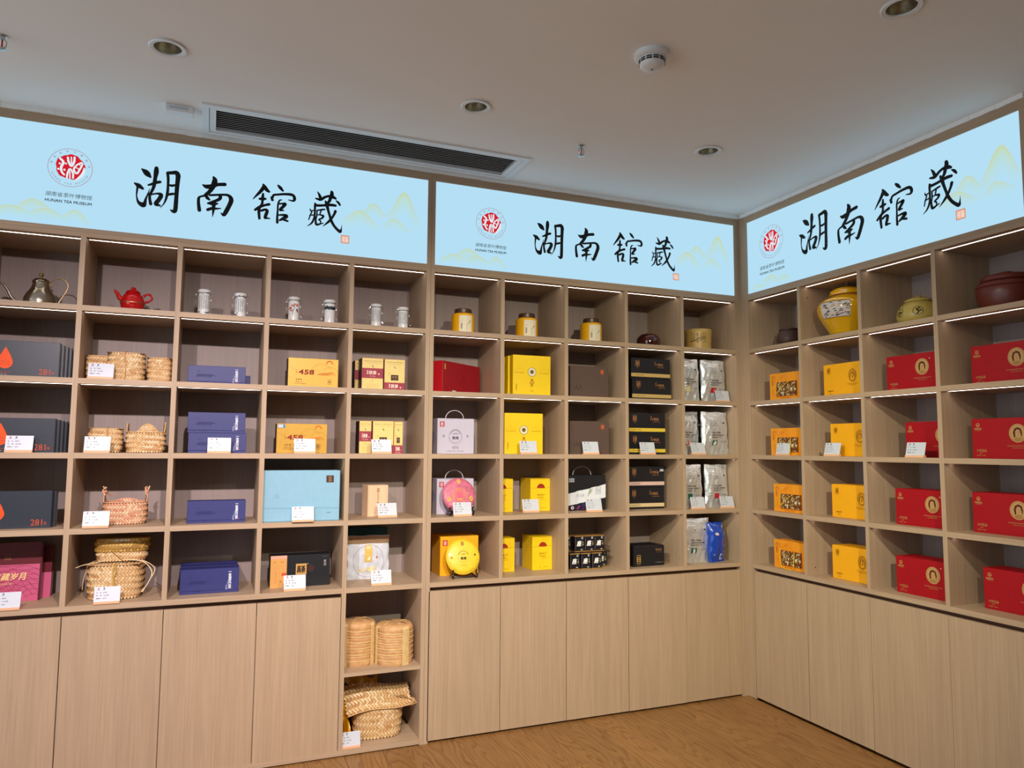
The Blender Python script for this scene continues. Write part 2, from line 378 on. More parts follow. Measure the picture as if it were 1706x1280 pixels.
# ------------------------------------------------------------------ illuminated fascia signs
BRUSH={'hu':[[(611.8,325.3,6.3),(626.1,315.0,23.3),(638.6,303.2,25.5),(650.0,291.7,10.6)],[(585.5,252.1,8.4),(601.7,243.1,21.1),(620.0,231.0,12.7)],[(598.1,235.8,10.5),(596.2,212.9,8.4),(596.2,190.3,6.3),(604.3,164.3,12.6),(619.5,154.0,23.2),(629.5,153.1,19.0),(635.1,182.2,10.6),(642.8,208.2,6.3),(649.6,234.2,2.5)],[(674.0,338.5,18.2),(673.8,320.1,22.4),(671.0,292.2,17.1),(669.0,269.0,17.0),(666.1,245.7,14.9),(658.1,221.8,12.7),(649.8,206.9,10.6)],[(642.9,251.4,8.5),(658.5,258.3,12.8),(674.1,267.5,14.9),(691.9,273.5,13.9)],[(650.8,207.1,12.7),(651.8,184.5,12.7),(656.9,161.3,14.8)],[(654.8,206.5,8.5),(676.5,214.1,8.5),(696.5,214.7,15.0),(698.9,204.8,19.2),(689.8,185.2,19.2),(678.7,164.3,19.1),(696.9,158.8,8.5)],[(722.1,322.9,12.9),(726.3,295.9,12.9),(727.0,254.6,11.8),(726.2,226.9,12.9),(721.5,196.5,10.7),(712.5,170.1,6.4),(697.5,146.4,2.1)],[(724.1,322.1,16.2),(742.3,326.0,17.3),(760.5,328.8,20.6),(768.2,316.1,22.8),(768.1,295.3,20.6),(766.5,260.4,19.5),(765.4,214.1,18.4),(764.8,179.5,19.4),(762.3,142.5,19.4),(752.3,138.8,15.0),(740.9,145.3,3.2)],[(728.7,264.1,8.6),(745.0,263.0,12.9),(759.0,268.5,8.6)],[(726.7,215.5,10.7),(742.7,221.3,12.9),(756.8,224.4,10.8)]],'nan':[[(930.1,326.2,11.3),(936.0,314.1,22.7),(934.1,293.8,26.5),(926.7,274.7,22.7),(916.7,255.3,18.8),(897.9,232.8,16.9)],[(897.0,232.7,11.3),(905.5,220.0,16.9),(915.7,211.4,9.4)],[(883.5,281.4,7.5),(899.8,274.8,20.7),(924.7,280.4,20.8),(949.5,292.0,17.1),(981.9,297.8,18.1)],[(891.0,227.8,11.2),(875.2,221.7,9.3),(867.6,212.7,13.1),(867.7,187.0,14.9),(872.6,154.1,17.7)],[(915.7,234.3,11.3),(942.5,239.1,11.3),(974.8,244.6,11.4),(996.6,245.7,13.3),(1009.7,236.5,19.1),(1014.0,219.0,22.0),(1004.2,189.6,21.0),(992.5,162.0,20.9),(982.2,144.7,17.1),(969.3,153.0,3.8)],[(964.3,234.2,17.1),(961.2,221.7,16.1),(938.3,206.6,14.1),(909.3,192.7,9.4)],[(912.0,193.1,11.3),(935.2,194.2,18.8),(953.1,196.7,7.6)],[(934.9,202.1,20.7),(935.8,180.4,17.0),(934.9,156.4,11.3),(932.4,128.3,2.8)],[(909.7,161.0,15.0),(927.2,169.3,15.0),(945.1,170.7,11.3),(968.4,174.8,4.7)]],'guan':[[(1158.5,330.6,10.4),(1161.8,320.3,18.7),(1148.6,296.7,16.6),(1127.7,269.9,10.3),(1112.5,250.6,4.1)],[(1165.9,318.7,18.7),(1176.4,305.0,18.7),(1186.7,297.8,12.5)],[(1159.1,283.0,10.4),(1157.7,265.5,14.5),(1157.3,248.2,12.4),(1155.0,228.4,12.4),(1143.8,207.5,14.4),(1142.4,187.9,14.4),(1145.6,155.0,12.4)],[(1144.1,255.0,12.4),(1160.0,257.2,16.6),(1171.9,258.9,10.4)],[(1124.3,196.3,12.3),(1145.5,214.2,14.4),(1169.0,226.0,12.4),(1188.8,233.0,14.6)],[(1154.1,196.0,12.4),(1169.8,203.4,12.4),(1181.0,199.5,15.6),(1176.6,179.5,16.6),(1171.2,161.6,12.4),(1181.2,161.8,10.4),(1195.3,160.4,5.2)],[(1229.9,335.7,10.5),(1240.4,325.2,16.8),(1253.0,311.7,10.5)],[(1197.6,271.1,8.3),(1204.1,257.9,14.6)],[(1203.7,269.8,12.5),(1210.3,283.8,11.5),(1227.4,288.4,11.5),(1259.7,295.2,12.6),(1292.4,297.6,14.8),(1307.0,290.9,14.8),(1310.6,276.0,15.9),(1303.7,266.3,10.6),(1281.0,268.6,4.2)],[(1248.5,264.1,5.2),(1238.5,259.4,8.4),(1232.0,238.9,9.4),(1231.1,206.2,9.4),(1230.1,173.5,11.5),(1231.1,145.5,13.6)],[(1235.0,241.5,8.4),(1255.2,245.4,10.5),(1266.4,244.7,15.8),(1255.7,229.1,15.8),(1242.1,210.9,12.6),(1260.4,211.2,6.3)],[(1236.9,184.2,8.4),(1261.1,187.3,12.6),(1274.6,182.5,18.9),(1257.7,168.4,15.7),(1241.8,157.7,9.4)],[(1261.9,163.5,12.6),(1280.4,158.2,10.5)]],'cang':[[(1432.2,335.9,3.2),(1442.2,320.6,13.0),(1449.0,303.7,16.3)],[(1425.9,298.2,8.6),(1449.2,295.9,15.2),(1470.1,311.1,13.1),(1491.2,319.7,13.1),(1512.7,317.1,17.5),(1525.8,311.1,11.0)],[(1504.5,342.9,16.4),(1505.9,331.9,19.7),(1499.9,315.3,18.6),(1494.0,294.3,15.3),(1483.7,281.7,13.1)],[(1422.5,271.1,10.8),(1429.0,263.1,14.0),(1458.6,266.0,13.0),(1484.0,271.7,14.2),(1505.3,274.6,15.3),(1525.7,274.1,13.1)],[(1474.9,289.5,10.9),(1481.9,270.3,17.4),(1489.0,244.5,14.1),(1498.4,214.5,13.1),(1505.4,193.1,15.2),(1521.1,166.1,14.2),(1541.0,146.2,15.3),(1553.0,139.9,16.4),(1558.0,155.0,6.6),(1560.7,175.5,1.3)],[(1525.5,243.8,15.3),(1521.5,230.9,13.1),(1509.3,207.0,12.0),(1494.8,187.3,13.0),(1480.3,172.1,8.7),(1463.8,156.7,2.2)],[(1528.2,300.2,6.6),(1539.3,291.6,13.2),(1548.2,279.4,9.9)],[(1422.7,262.3,12.9),(1422.5,233.4,10.8),(1422.1,211.2,10.8),(1418.5,188.6,10.7),(1406.6,165.0,8.6),(1386.2,148.1,2.1)],[(1399.1,241.3,4.3),(1401.6,230.6,7.5),(1419.3,235.2,6.0)],[(1407.0,224.7,7.7),(1399.2,203.8,6.9),(1393.5,183.2,6.0)],[(1397.1,205.3,5.6),(1422.1,212.3,7.7)],[(1436.1,237.4,7.8),(1459.2,243.9,9.8),(1471.9,246.7,7.8)],[(1432.9,237.0,7.8),(1432.7,210.4,7.8),(1428.0,187.6,9.9),(1431.9,162.7,12.9),(1452.9,168.6,7.8),(1465.4,173.5,5.4)],[(1453.0,237.5,7.8),(1449.4,217.0,7.8),(1465.4,211.3,11.9),(1458.4,198.2,9.7),(1443.8,189.6,7.8),(1452.5,181.9,7.8),(1450.8,168.4,5.6)],[(1436.8,213.1,5.6),(1449.4,215.9,7.8)]]}
EMBLEM=[[(285.4,313.6,9.2),(299.0,298.1,10.4),(291.8,271.7,10.4),(295.0,252.0,9.2),(305.2,239.7,8.1)],[(285.0,289.6,8.3),(285.0,288.8,8.3)],[(309.2,292.6,8.3),(309.5,292.2,8.3)],[(281.1,263.7,9.2),(281.1,263.0,9.2)],[(305.0,263.1,9.2),(305.3,262.4,9.2)],[(315.8,322.3,8.3),(320.1,301.4,9.3),(331.6,284.2,9.3),(341.3,304.8,9.3),(342.3,326.6,8.4)],[(329.5,325.8,5.1),(331.0,295.6,5.1)],[(316.5,226.2,7.4),(318.5,248.0,8.1),(327.0,269.6,8.1),(339.7,251.2,8.1),(340.9,228.6,7.4)],[(327.2,256.9,4.6),(328.6,225.5,5.1)],[(370.3,305.6,7.0),(352.7,291.3,7.0),(342.8,274.5,8.1),(345.7,259.8,8.1),(355.7,252.4,8.1),(364.5,270.3,8.2),(375.0,297.4,7.0),(370.3,305.6,7.0)],[(350.1,279.5,4.2),(364.4,272.8,4.2)],[(363.2,295.5,4.2),(373.2,289.5,4.2)],[(382.9,280.8,5.8),(381.2,260.1,11.7),(368.3,237.8,10.5),(349.9,218.6,4.6)]]

def glow(c): return emit('backlit_ink_'+c, c, .95) and 'backlit_ink_'+c     # translucent print on a lit panel
ZB, ZT = 2.501, 2.967
def sign(label, U, x0, x1, s0, s1, art):
    t = thing('lightbox_sign', label, 'sign', U, 0, 0, 0, group=None)
    MB().box(x0, x1, 0, .1, ZT, 3.009, 'laminate_level').build('frame_rail', t); MB().box(x0, x1, 0, .1, 2.4835, ZB, 'laminate_level').build('frame_rail', t)
    MB().box(x0, s0, 0, .1, ZB, ZT, GR).build('frame_rail', t); MB().box(s1, x1, 0, .1, ZB, ZT, GR).build('frame_rail', t)
    MB().box(s0, s1, .006, .012, ZB, ZT, 'sign_glow').build('light_panel', t)
    MB().box(x0+.02, x1-.02, .09, .1, ZB, ZT, 'laminate_dark').build('back_panel', t)
    fn = lambda u, v, w: (s0+u, .006-w*.6, ZB+v)
    k = art['k']
    # hills: each a flat translucent print, crest colour fading out downwards
    base = lin('B4DEF3')
    for hi, (ul, zl, uc, zc, ur, zr, dp, st) in enumerate(art['hills']):
        n = 28; vs = []; cols = []; mb = MB()
        for i in range(n+1):
            q = -1+2*i/n; bell = (.5+.5*math.cos(q*math.pi)); u = uc+(q*(uc-ul) if q < 0 else q*(ur-uc)); z = (zl if q < 0 else zr)+(zc-(zl if q < 0 else zr))*bell
            e = min(1, 1.6*(1-abs(q)))**.8
            for w_, al in ((0, 1), (.25, .62), (.6, .25), (1, 0)):
                vs.append(fn(u, max(z-dp*w_*(.35+.65*e), .002), .0002+.00008*hi))
                a = st*al*e; g = lin('CFD27A') if w_ == 0 else lin('C6DCA0'); cols.append(tuple(base[j]*(1-a)+g[j]*a for j in range(3)))
        mb.add(vs, [(4*i+q, 4*i+q+1, 4*i+4+q+1, 4*i+4+q) for i in range(n) for q in (0, 1, 2)], 'sign_hill_print')
        h = mb.build('hill_print', t); ca = h.data.color_attributes.new('fade', 'FLOAT_COLOR', 'POINT')
        for i, c in enumerate(cols): ca.data[i].color = (*c, 1)
    # emblem
    eu, ev, er = art['emblem']; p = Print(fn); p.lift = .0012
    p.ring(eu, ev, er, .0016, glow('B23250')); rr = er*.655; pts = []
    for i in range(56):
        a = 2*math.pi*i/56; r = rr*(1+.035*math.sin(a*5+1)+.02*math.sin(a*13)); pts.append((eu+r*math.cos(a), ev+.004+r*math.sin(a)))
    p.poly(pts, glow('D9202F'))
    kk = er/88.5; 
    p.brush(EMBLEM, eu-327.8*kk, ev-275.3*kk, kk, glow('E8F4FA'))
    for i, ch in enumerate('湖南省茶叶博物馆'):
        a = math.radians(168-i*(156/7)); p.text(ch, eu+er*.86*math.cos(a), ev+er*.86*math.sin(a), er*.1, glow('7a4452'), ang=a-math.pi/2)
    for i, ch in enumerate('HUNAN TEA MUSEUM'):
        if ch == ' ': continue
        a = math.radians(205+i*(130/15)); p.text(ch, eu+er*.86*math.cos(a), ev+er*.86*math.sin(a), er*.085, glow('7a6470'), ang=a+math.pi/2)
    p.build('emblem', t)
    p = Print(fn); p.lift = .0012
    p.text('湖南省茶叶博物馆', eu+.001, ev-er*1.47, er*.24, '2b3a40', w=er*2.08, skew=.12)
    p.text('HUNAN TEA MUSEUM', eu+.001, ev-er*1.81, er*.15, '1c2830', w=er*2.08, bold=.02)
    p.build('caption', t)
    for key, (bu, bv) in art['chars'].items():
        st = BRUSH[key]; xs = [q[0] for s_ in st for q in s_]; ys = [q[1] for s_ in st for q in s_]; mx, my = (min(xs)+max(xs))/2, (min(ys)+max(ys))/2
        p = Print(fn); p.lift = .0012
        p.brush(st, bu-mx*k/1000, bv-my*k/1000, k/1000, '10161a'); p.build('brush_character', t)
    su, sv = art['seal']; p = Print(fn); p.lift = .0012; q = .021*k
    p.rect(su-q, sv-q, su+q, sv+q, glow('E9A27C')); p.text('湖南\n馆藏', su, sv, q*1.5, glow('FBEDE2'), bold=.015, sp=.85); p.frame(su-q, sv-q, su+q, sv+q, .0018, glow('C96A4A'))
    p.build('seal_print', t)
    return t
hl = lambda d=0: [(d+.10, .062, d+.191, .112, d+.30, .062, .07, .6), (d+.01, .035, d+.109, .073, d+.20, .045, .05, .65), (d+.15, .045, d+.241, .074, d+.33, .045, .05, .6), (d+.29, .04, d+.357, .082, d+.43, .03, .05, .65)]
hr = lambda d=0: [(d+1.78, .24, d+1.885, .380, d+1.975, .24, .13, .7), (d+1.655, .25, d+1.717, .296, d+1.80, .235, .07, .6), (d+1.55, .19, d+1.646, .250, d+1.76, .18, .08, .65), (d+1.76, .185, d+1.831, .227, d+1.93, .175, .06, .55)]
ch0 = {'hu': (.684, .228), 'nan': (.944, .222), 'guan': (1.217, .228), 'cang': (1.469, .225)}
sign('left wide backlit sign with brush characters, emblem and green hills, above the left shelving unit', 'L', -4.075, -2.020, -4.055, -2.041,
     dict(k=1, hills=hl()+hr(), emblem=(.328, .275, .0885), chars=ch0, seal=(1.574, .085)))
sign('middle backlit sign with brush characters, emblem and green hills, above the corner shelving unit', 'L', -2.019, .031, -1.998, .009,
     dict(k=1, hills=hl()+hr(), emblem=(.325, .270, .0885), chars={'hu': (.678, .221), 'nan': (.934, .214), 'guan': (1.212, .225), 'cang': (1.464, .225)}, seal=(1.559, .083)))
sign('backlit sign on the right wall with the same brush characters, seen at an angle', 'R', .049, 1.822, .070, 1.797,
     dict(k=1.1, hills=[(.12, .05, .205, .085, .29, .045, .06, .6), (.02, .022, .085, .048, .16, .028, .04, .6), (.25, .035, .315, .063, .38, .025, .045, .6),
           (1.52, .20, 1.643, .345, 1.726, .21, .14, .75), (1.40, .20, 1.485, .262, 1.56, .19, .09, .6), (1.32, .17, 1.425, .205, 1.54, .148, .07, .6), (1.54, .15, 1.609, .192, 1.70, .15, .06, .55)],
     emblem=(.216, .289, .101), chars={'hu': (.553, .248), 'nan': (.818, .228), 'guan': (1.088, .246), 'cang': (1.35, .252)}, seal=(1.443, .094)))
# ------------------------------------------------------------------ ceiling fittings
flat('reflector', 'B4AB92', .3, .85, var=.25, nscale=160); flat('dark_glass', '2a2622', .15); flat('steel', 'B9BCBE', .25, 1); flat('vent_dark', '14171b', .9)
def downlight(label, x, y):
    t = thing('downlight', label, 'downlight', 'L', x, y, ZC, group='recessed ceiling downlights')
    MB().lathe([(.052, 0), (.066, -.001), (.068, -.004), (.064, -.008), (.05, -.006), (.0495, .0)], 'white_plastic', 40, closed=True).build('trim_ring', t, smooth=True)
    MB().lathe([(.0505, .001), (.049, .012), (.041, .038), (.030, .052), (.026, .056)], 'reflector', 40, closed=True).build('reflector', t, smooth=True)
    MB().lathe([(.0515, .0), (.0515, .085), (0, .085)], 'vent_dark', 40, closed=True).build('housing', t)
    MB().lathe([(0, .048), (.020, .050), (.026, .057), (0, .060)], 'dark_glass', 24, closed=True).build('lamp_lens', t, smooth=True)
downlight('recessed ceiling downlight left of the air vent, above the left sign', -3.295, -.791)
downlight('recessed ceiling downlight near the middle, behind the long air vent', -2.05, -.796)
downlight('recessed ceiling downlight nearest the corner of the two signs', -.797, -.80)
downlight('recessed ceiling downlight at the upper right, cut by the picture edge', -.952, -2.063)
t = thing('smoke_detector', 'round white smoke detector with a slotted band on the ceiling', 'smoke detector', 'L', -1.57, -1.47, ZC)
MB().lathe([(.066, 0), (.067, -.016), (.060, -.022), (.05, -.024)], 'white_plastic', 40).build('base_ring', t, smooth=True)
MB().lathe([(.05, -.022), (.05, -.034), (.047, -.048), (.036, -.058), (.012, -.062), (0, -.062)], 'white_plastic', 40).build('sensor_dome', t, smooth=True)
mb = MB()
for k in range(12):
    for z in (-.031, -.039):
        a0 = 2*math.pi*(k+.1)/12; a1 = 2*math.pi*(k+.9)/12
        vs = [(.0512*math.cos(a), .0512*math.sin(a), zz) for zz in (z-.0028, z+.0028) for a in (a0, (a0+a1)/2, a1)]
        mb.add(vs, [(0, 1, 4, 3), (1, 2, 5, 4)], 'vent_dark')
mb.build('slots', t)
MB().lathe([(0, -.063), (.004, -.063), (.004, -.06)], 'vent_dark', 12).build('indicator', t)
def sprinkler(label, x, y):
    t = thing('sprinkler', label, 'sprinkler', 'L', x, y, ZC, group='fire sprinkler heads')
    MB().lathe([(.016, 0), (.016, -.004), (.009, -.006), (.008, -.018)], 'steel', 20).build('collar', t, smooth=True)
    for s in (-1, 1): MB().tube(bez([(.007*s, 0, -.016), (.014*s, 0, -.024), (.012*s, 0, -.04), (.002*s, 0, -.05)], 10), .0022, 'steel', 6).build('frame_arm', t, smooth=True)
    MB().lathe([(.0028, -.018), (.003, -.044)], ink('C02828'), 10).build('glass_bulb', t)
    MB().lathe([(.016, -.051), (.017, -.053), (.004, -.055), (0, -.055)], 'steel', 16).build('deflector', t)
sprinkler('small steel sprinkler head on the ceiling right of the air vent', -1.419, -.60)
sprinkler('small steel sprinkler head with red bulb at the far left ceiling edge', -3.86, -.64)
t = thing('ceiling_sensor', 'small white box mounted on the ceiling beside the air vent', 'sensor', 'L', -3.272, -.26, ZC)
MB().cbox(-.058, .058, -.03, .03, -.03, 0, 'white_plastic', .003).build('housing', t)
MB().cbox(-.042, .036, -.0315, -.029, -.021, -.009, ink('BFD0DA'), .0004).build('lens_window', t)
t = thing('air_vent', 'long white linear air conditioning vent with slats in the ceiling', 'vent', 'L', 0, 0, ZC)
vx0, vx1, vy0, vy1 = -3.18, -1.585, -.357, -.026
wp = 'white_plastic'
MB().box(vx0, vx1, vy0, vy0+.030, -.008, 0, wp).build('frame_bar', t); MB().box(vx0, vx1, vy1-.030, vy1, -.008, 0, wp).build('frame_bar', t)
MB().box(vx0, vx0+.03, vy0+.03, vy1-.03, -.008, 0, wp).build('frame_bar', t); MB().box(vx1-.03, vx1, vy0+.03, vy1-.03, -.008, 0, wp).build('frame_bar', t)
MB().box(vx0+.032, vx1-.032, vy0+.032, vy1-.032, .07, .072, 'vent_dark').build('backing', t)
MB().box(-3.1495, -1.6155, -.3265, -.3245, .0, .088, 'vent_dark').box(-3.1495, -1.6155, -.0585, -.0565, .0, .088, 'vent_dark').box(-3.1495, -3.1475, -.3245, -.0585, .0, .088, 'vent_dark').box(-1.6175, -1.6155, -.3245, -.0585, .0, .088, 'vent_dark').build('duct_lining', t)
for a in ((vx0+.032, vx1-.032, vy0+.032, vy0+.050), (vx0+.032, vx1-.032, vy1-.050, vy1-.032), (vx0+.032, vx0+.060, vy0+.05, vy1-.05), (vx1-.060, vx1-.032, vy0+.05, vy1-.05)):
    MB().box(a[0], a[1], a[2], a[3], -.005, .012, wp).build('inner_frame_bar', t)
ns = 11
for i in range(ns):
    y = vy0+.052+(vy1-vy0-.104)*(i+.5)/ns
    MB().add([(x, y+dy, z) for x in (vx0+.058, vx1-.058) for dy, z in ((.0042, .0030), (-.0042, -.0008), (-.0038, -.0024), (.0046, .0014))],
             [(0, 1, 2, 3), (7, 6, 5, 4), (0, 4, 5, 1), (1, 5, 6, 2), (2, 6, 7, 3), (3, 7, 4, 0)], wp).build('slat', t)
# ------------------------------------------------------------------ price cards
flat('card_white', 'CBD0DA', .35, var=.01)
_card = None
def card(label, U, x, y, z, rot=0, w=.104):
    global _card
    if _card is None:
        t = thing('price_card', label, 'price card', U, x, y, z, rot)
        b = MB().cbox(-w/2, w/2, -.006, .012, 0, .011, 'tag_wood', .0008).build('card_base', t)
        a = math.radians(14); c = MB().box(-w/2, w/2, 0, .0012, 0, .066, 'card_white').build('card', t, loc=(0, -.001, .0095), rot=(-a, 0, 0))
        p = Print(); 
        p.disc(-.035, .059, .0032, 'B04050'); p.text('博物馆', -.035, .0525, .003, '4a5560', w=.012)
        p.disc(-.013, .059, .0032, '30434a'); p.text('黑茶', -.013, .0525, .003, '4a5560', w=.01)
        p.text('品    名：黑 茶', -.022, .041, .0048, '20262c', w=.042); p.text('规    格：250g/盒', -.018, .0285, .0048, '20262c', w=.05)
        p.text('零售价：168元', -.023, .016, .0048, '20262c', w=.04)
        p.build('printing', c); _card = t
    else:
        t = copy_thing(_card); t['label'] = label; p, r = place(U, x, y, z, rot); t.location = p; t.rotation_euler = (0, 0, r)
    return t
# ------------------------------------------------------------------ plain cartons with printed fronts
def carton(name, label, U, xl, xr, y, z, h, d, mat, draw=None, rot=0, cat='box', group=None, lean=0, cham=.0012, lid=None):
    """front lower edge centred on the thing's origin"""
    w = xr-xl; t = thing(name, label, cat, U, (xl+xr)/2, y, z, rot, group)
    if lean: t.rotation_euler = (math.radians(-lean), 0, t.rotation_euler[2])
    mb = MB()
    if lid:     # lid line part-way up
        MB().cbox(-w/2, w/2, 0, d, 0, h*lid-.0008, mat, cham).build('box_base', t); body = MB().cbox(-w/2, w/2, 0, d, h*lid+.0008, h, mat, cham).build('box_lid', t)
        MB().box(-w/2+.002, w/2-.002, .002, d-.002, h*lid-.002, h*lid+.002, mat).build('inner_tray', t)
    else: body = mb.cbox(-w/2, w/2, 0, d, 0, h, mat, cham).build('box_body', t)
    if draw:
        p = Print(lambda u, v, k: (u-w/2, -k, v)); draw(p, w, h); p.build('printed_front', t)
    return t
# print designs ------------------------------------------------------
def d_slate(p, w, h):
    u, v, r = w*.21, h*.40, .029
    pts = [(u+r*math.sin(a), v-r*math.cos(a)) for a in [i*math.pi*2/30 for i in range(0, 9)]]
    pts = [(u-r*math.cos(math.radians(a)), v-r*math.sin(math.radians(a))) for a in range(-25, 206, 10)]
    tip = (u, v+r*2.35); pts = [(u-r*.62, v+r*1.15)]+pts+[(u+r*.62, v+r*1.15), (u+r*.2, v+r*1.95), tip, (u-r*.2, v+r*1.95)]
    p.poly(pts, 'F0561E')
    p.text('THE', u, v+r*.35, .0026, '5a1c10'); p.text('DARK  TEA', u, v+.002, .0036, '5a1c10', w=r*1.1); p.text('LEAF  &  STORE', u, v-r*.32, .0032, '5a1c10', w=r*1.3)
    p.text('安化黑茶', u-.004, h*.115, .0048, 'D2532A', w=.046); p.text('净含量：1kg', u-.008, h*.06, .0035, 'D8D8DC', w=.032)
    p.text('281', w*.79, h*.155, .027, 'C8502E', w=.044); p.text('号', w*.915, h*.12, .013, 'C8502E')
def d_navy(p, w, h):
    s = h/.105
    p.text('一 筑 唐 丹 茶'.replace(' ', '\n'), w*.845, h*.5, .074*s, 'E8EAF4', w=.0135, bold=.02, sp=.8)
    p.text('安化黑茶', w*.805, h*.40, .0045, 'B9BFE0', ang=-math.pi/2); p.text('净含量', w*.79, h*.22, .009, 'B9BFE0', ang=-math.pi/2, w=.022)
    p.disc(w*.885, h*.16, .0022, 'C84444'); p.text('山水', w*.19, h*.69, .006, '2b3068')
    for k in range(5): p.line([(w*(.14+.06*k), h*(.40+.02*(k % 2)), .002), (w*(.19+.06*k), h*(.50+.04*(k % 2)), .005), (w*(.24+.06*k), h*.43, .002)], .003, '2b3068')
    p.text('湖湘古道', w*.28, h*.46, .017, '2b3068', w=.07, skew=.3)
    p.line([(w*.2, h*.14, .001), (w*.3, h*.1, .003), (w*.36, h*.15, .001)], .002, '2b3068')
def d_gold(p, w, h):
    def arc(cx, cz, r, a, b, c='B8741C', wd=.0012): p.ring(cx, cz, r, wd, c, a0=math.radians(a), a1=math.radians(b), n=18)
    arc(w*.66, h*.5, h*.33, 20, 160); arc(w*.83, h*.42, h*.3, 20, 150); arc(w*.5, h*.2, h*.42, 60, 130); arc(w*.82, h*.83, h*.1, 0, 180, 'C8641C', .006)
    p.line([(0, h*.66), (w*.06, h*.68), (w*.12, h*.61), (w*.2, h*.62)], .001, 'A8741C')
    for i in range(7): p.line([(w*(.56+.035*i), h*.44, .0012), (w*(.62+.045*i), h*(.50+.01*i), .004), (w*(.72+.04*i), h*.44, .001)], .002, 'C8741C')
    p.text('458', w*.36, h*.535, .024, '8E2A14', w=.076, bold=.04, skew=.08); p.text('千两', w*.165, h*.52, .014, '8E2A14', w=.007)
    p.text('茯 砖 茶', w*.215, h*.28, .008, '5c2c10', w=.032); p.text('净含量：360g', w*.22, h*.20, .005, '5c2c10', w=.036); p.line([(w*.13, h*.145), (w*.36, h*.145)], .001, '5c2c10')
    p.frame(w*.79, h*.15, w*.865, h*.31, .001, '6c4418'); p.text('黑茶', w*.828, h*.23, .013, '6c4418', w=.013)
def d_fu(kind):
    def f(p, w, h):
        p.frame(.0, 0, w, h, .0015, 'B05848')
        p.text('湖 南 安 化 黑 茶 益 阳', w*.5, h*.9, .007, 'A08838', w=w*.82); p.line([(w*.1, h*.84), (w*.9, h*.84)], .0008, 'B09A48')
        band = (.37, .68) if kind == 1 else (.0, .26)
        p.rect(0, h*band[0], w, h*band[1], '9C3446'); mid = h*sum(band)/2
        p.text('茯茶', w*.5, mid+.003, h*.115, 'F7DDCF', w=w*.36, bold=.03); p.text('湖\n南', w*.255, mid+.004, h*.13, 'F7DDCF', w=w*.07, bold=.02); p.text('Fu Tea', w*.5, mid-h*.09, h*.04, 'F3C9C0')
        p.disc(w*.79, mid-h*.02, w*.045, 'E8B0A8'); p.frame(w*.13, mid-h*.12, w*.92, mid+h*.12, .0007, 'C87880')
        p.line([(w*.47, h*.78, .001), (w*.5, h*.735, .004), (w*.545, h*.70, .001)], .002, '3c2c10')
        if kind == 2:
            p.rect(w*.32, h*.33, w*.68, h*.50, '3c1e14'); p.text('茯茶', w*.5, h*.43, h*.07, 'B49068', w=w*.27); p.text('FU TEA', w*.5, h*.36, h*.025, 'B49068'); p.text('金花', w*.24, h*.53, h*.07, '4c3818', w=w*.035)
        else:
            p.disc(w*.5, h*.3, .003, 'B89A50')
            for i in range(4): p.line([(w*.22, h*(.07+.04*i)), (w*.78, h*(.07+.04*i))], .0007, 'C4AA58')
    return f
def d_red(p, w, h):
    G = 'C09A5E'
    p.disc(w*.10, h*.84, .0088, G); p.disc(w*.10, h*.845, .0062, 'A80F22'); p.text('S', w*.10, h*.845, .009, G); p.text('湖湘源品', w*.10, h*.745, .009, G, w=.034, bold=.02); p.text('HU XIANG YUAN', w*.10, h*.70, .003, G, w=.026)
    cx, cz, r = w*.70, h*.62, h*.225
    p.disc(cx, cz, r*.93, 'BE9860', ry=r); p.ring(cx, cz, r*.80, .0012, '6c3a24', ry=r*.87)
    p.poly([(cx-.016, cz-.020), (cx-.021, cz+.002), (cx-.015, cz+.020), (cx, cz+.027), (cx+.015, cz+.020), (cx+.020, cz), (cx+.015, cz-.022), (cx+.012, cz-.002), (cx+.008, cz+.014), (cx-.004, cz+.017), (cx-.011, cz+.006), (cx-.010, cz-.016)], '5c2418')
    p.line([(cx-.006, cz+.004), (cx-.002, cz+.006)], .0012, '5c2418'); p.line([(cx+.004, cz+.006), (cx+.008, cz+.004)], .0012, '5c2418'); p.line([(cx+.001, cz+.004), (cx+.003, cz-.004), (cx, cz-.005)], .001, '5c2418')
    p.line([(cx-.003, cz-.010), (cx+.004, cz-.010)], .0016, '8c2c20'); p.poly([(cx-.018, cz-.025), (cx-.006, cz-.017), (cx+.006, cz-.017), (cx+.018, cz-.025), (cx+.010, cz-.034), (cx-.010, cz-.034)], 'A87A48')
    p.disc(w*.845, h*.83, .003, 'D8B890')
    p.text('中国湖南安化黑茶传统工艺传承', w*.70, h*.315, .0048, G, w=.096); p.text('HUNAN ANHUA DARK TEA', w*.70, h*.265, .0038, G, w=.05)
    p.text('大师品品', w*.145, h*.20, .012, G, w=.046); p.text('茯砖茶', w*.135, h*.13, .0045, G); p.text('净含量：950克', w*.135, h*.075, .0052, G, w=.04)
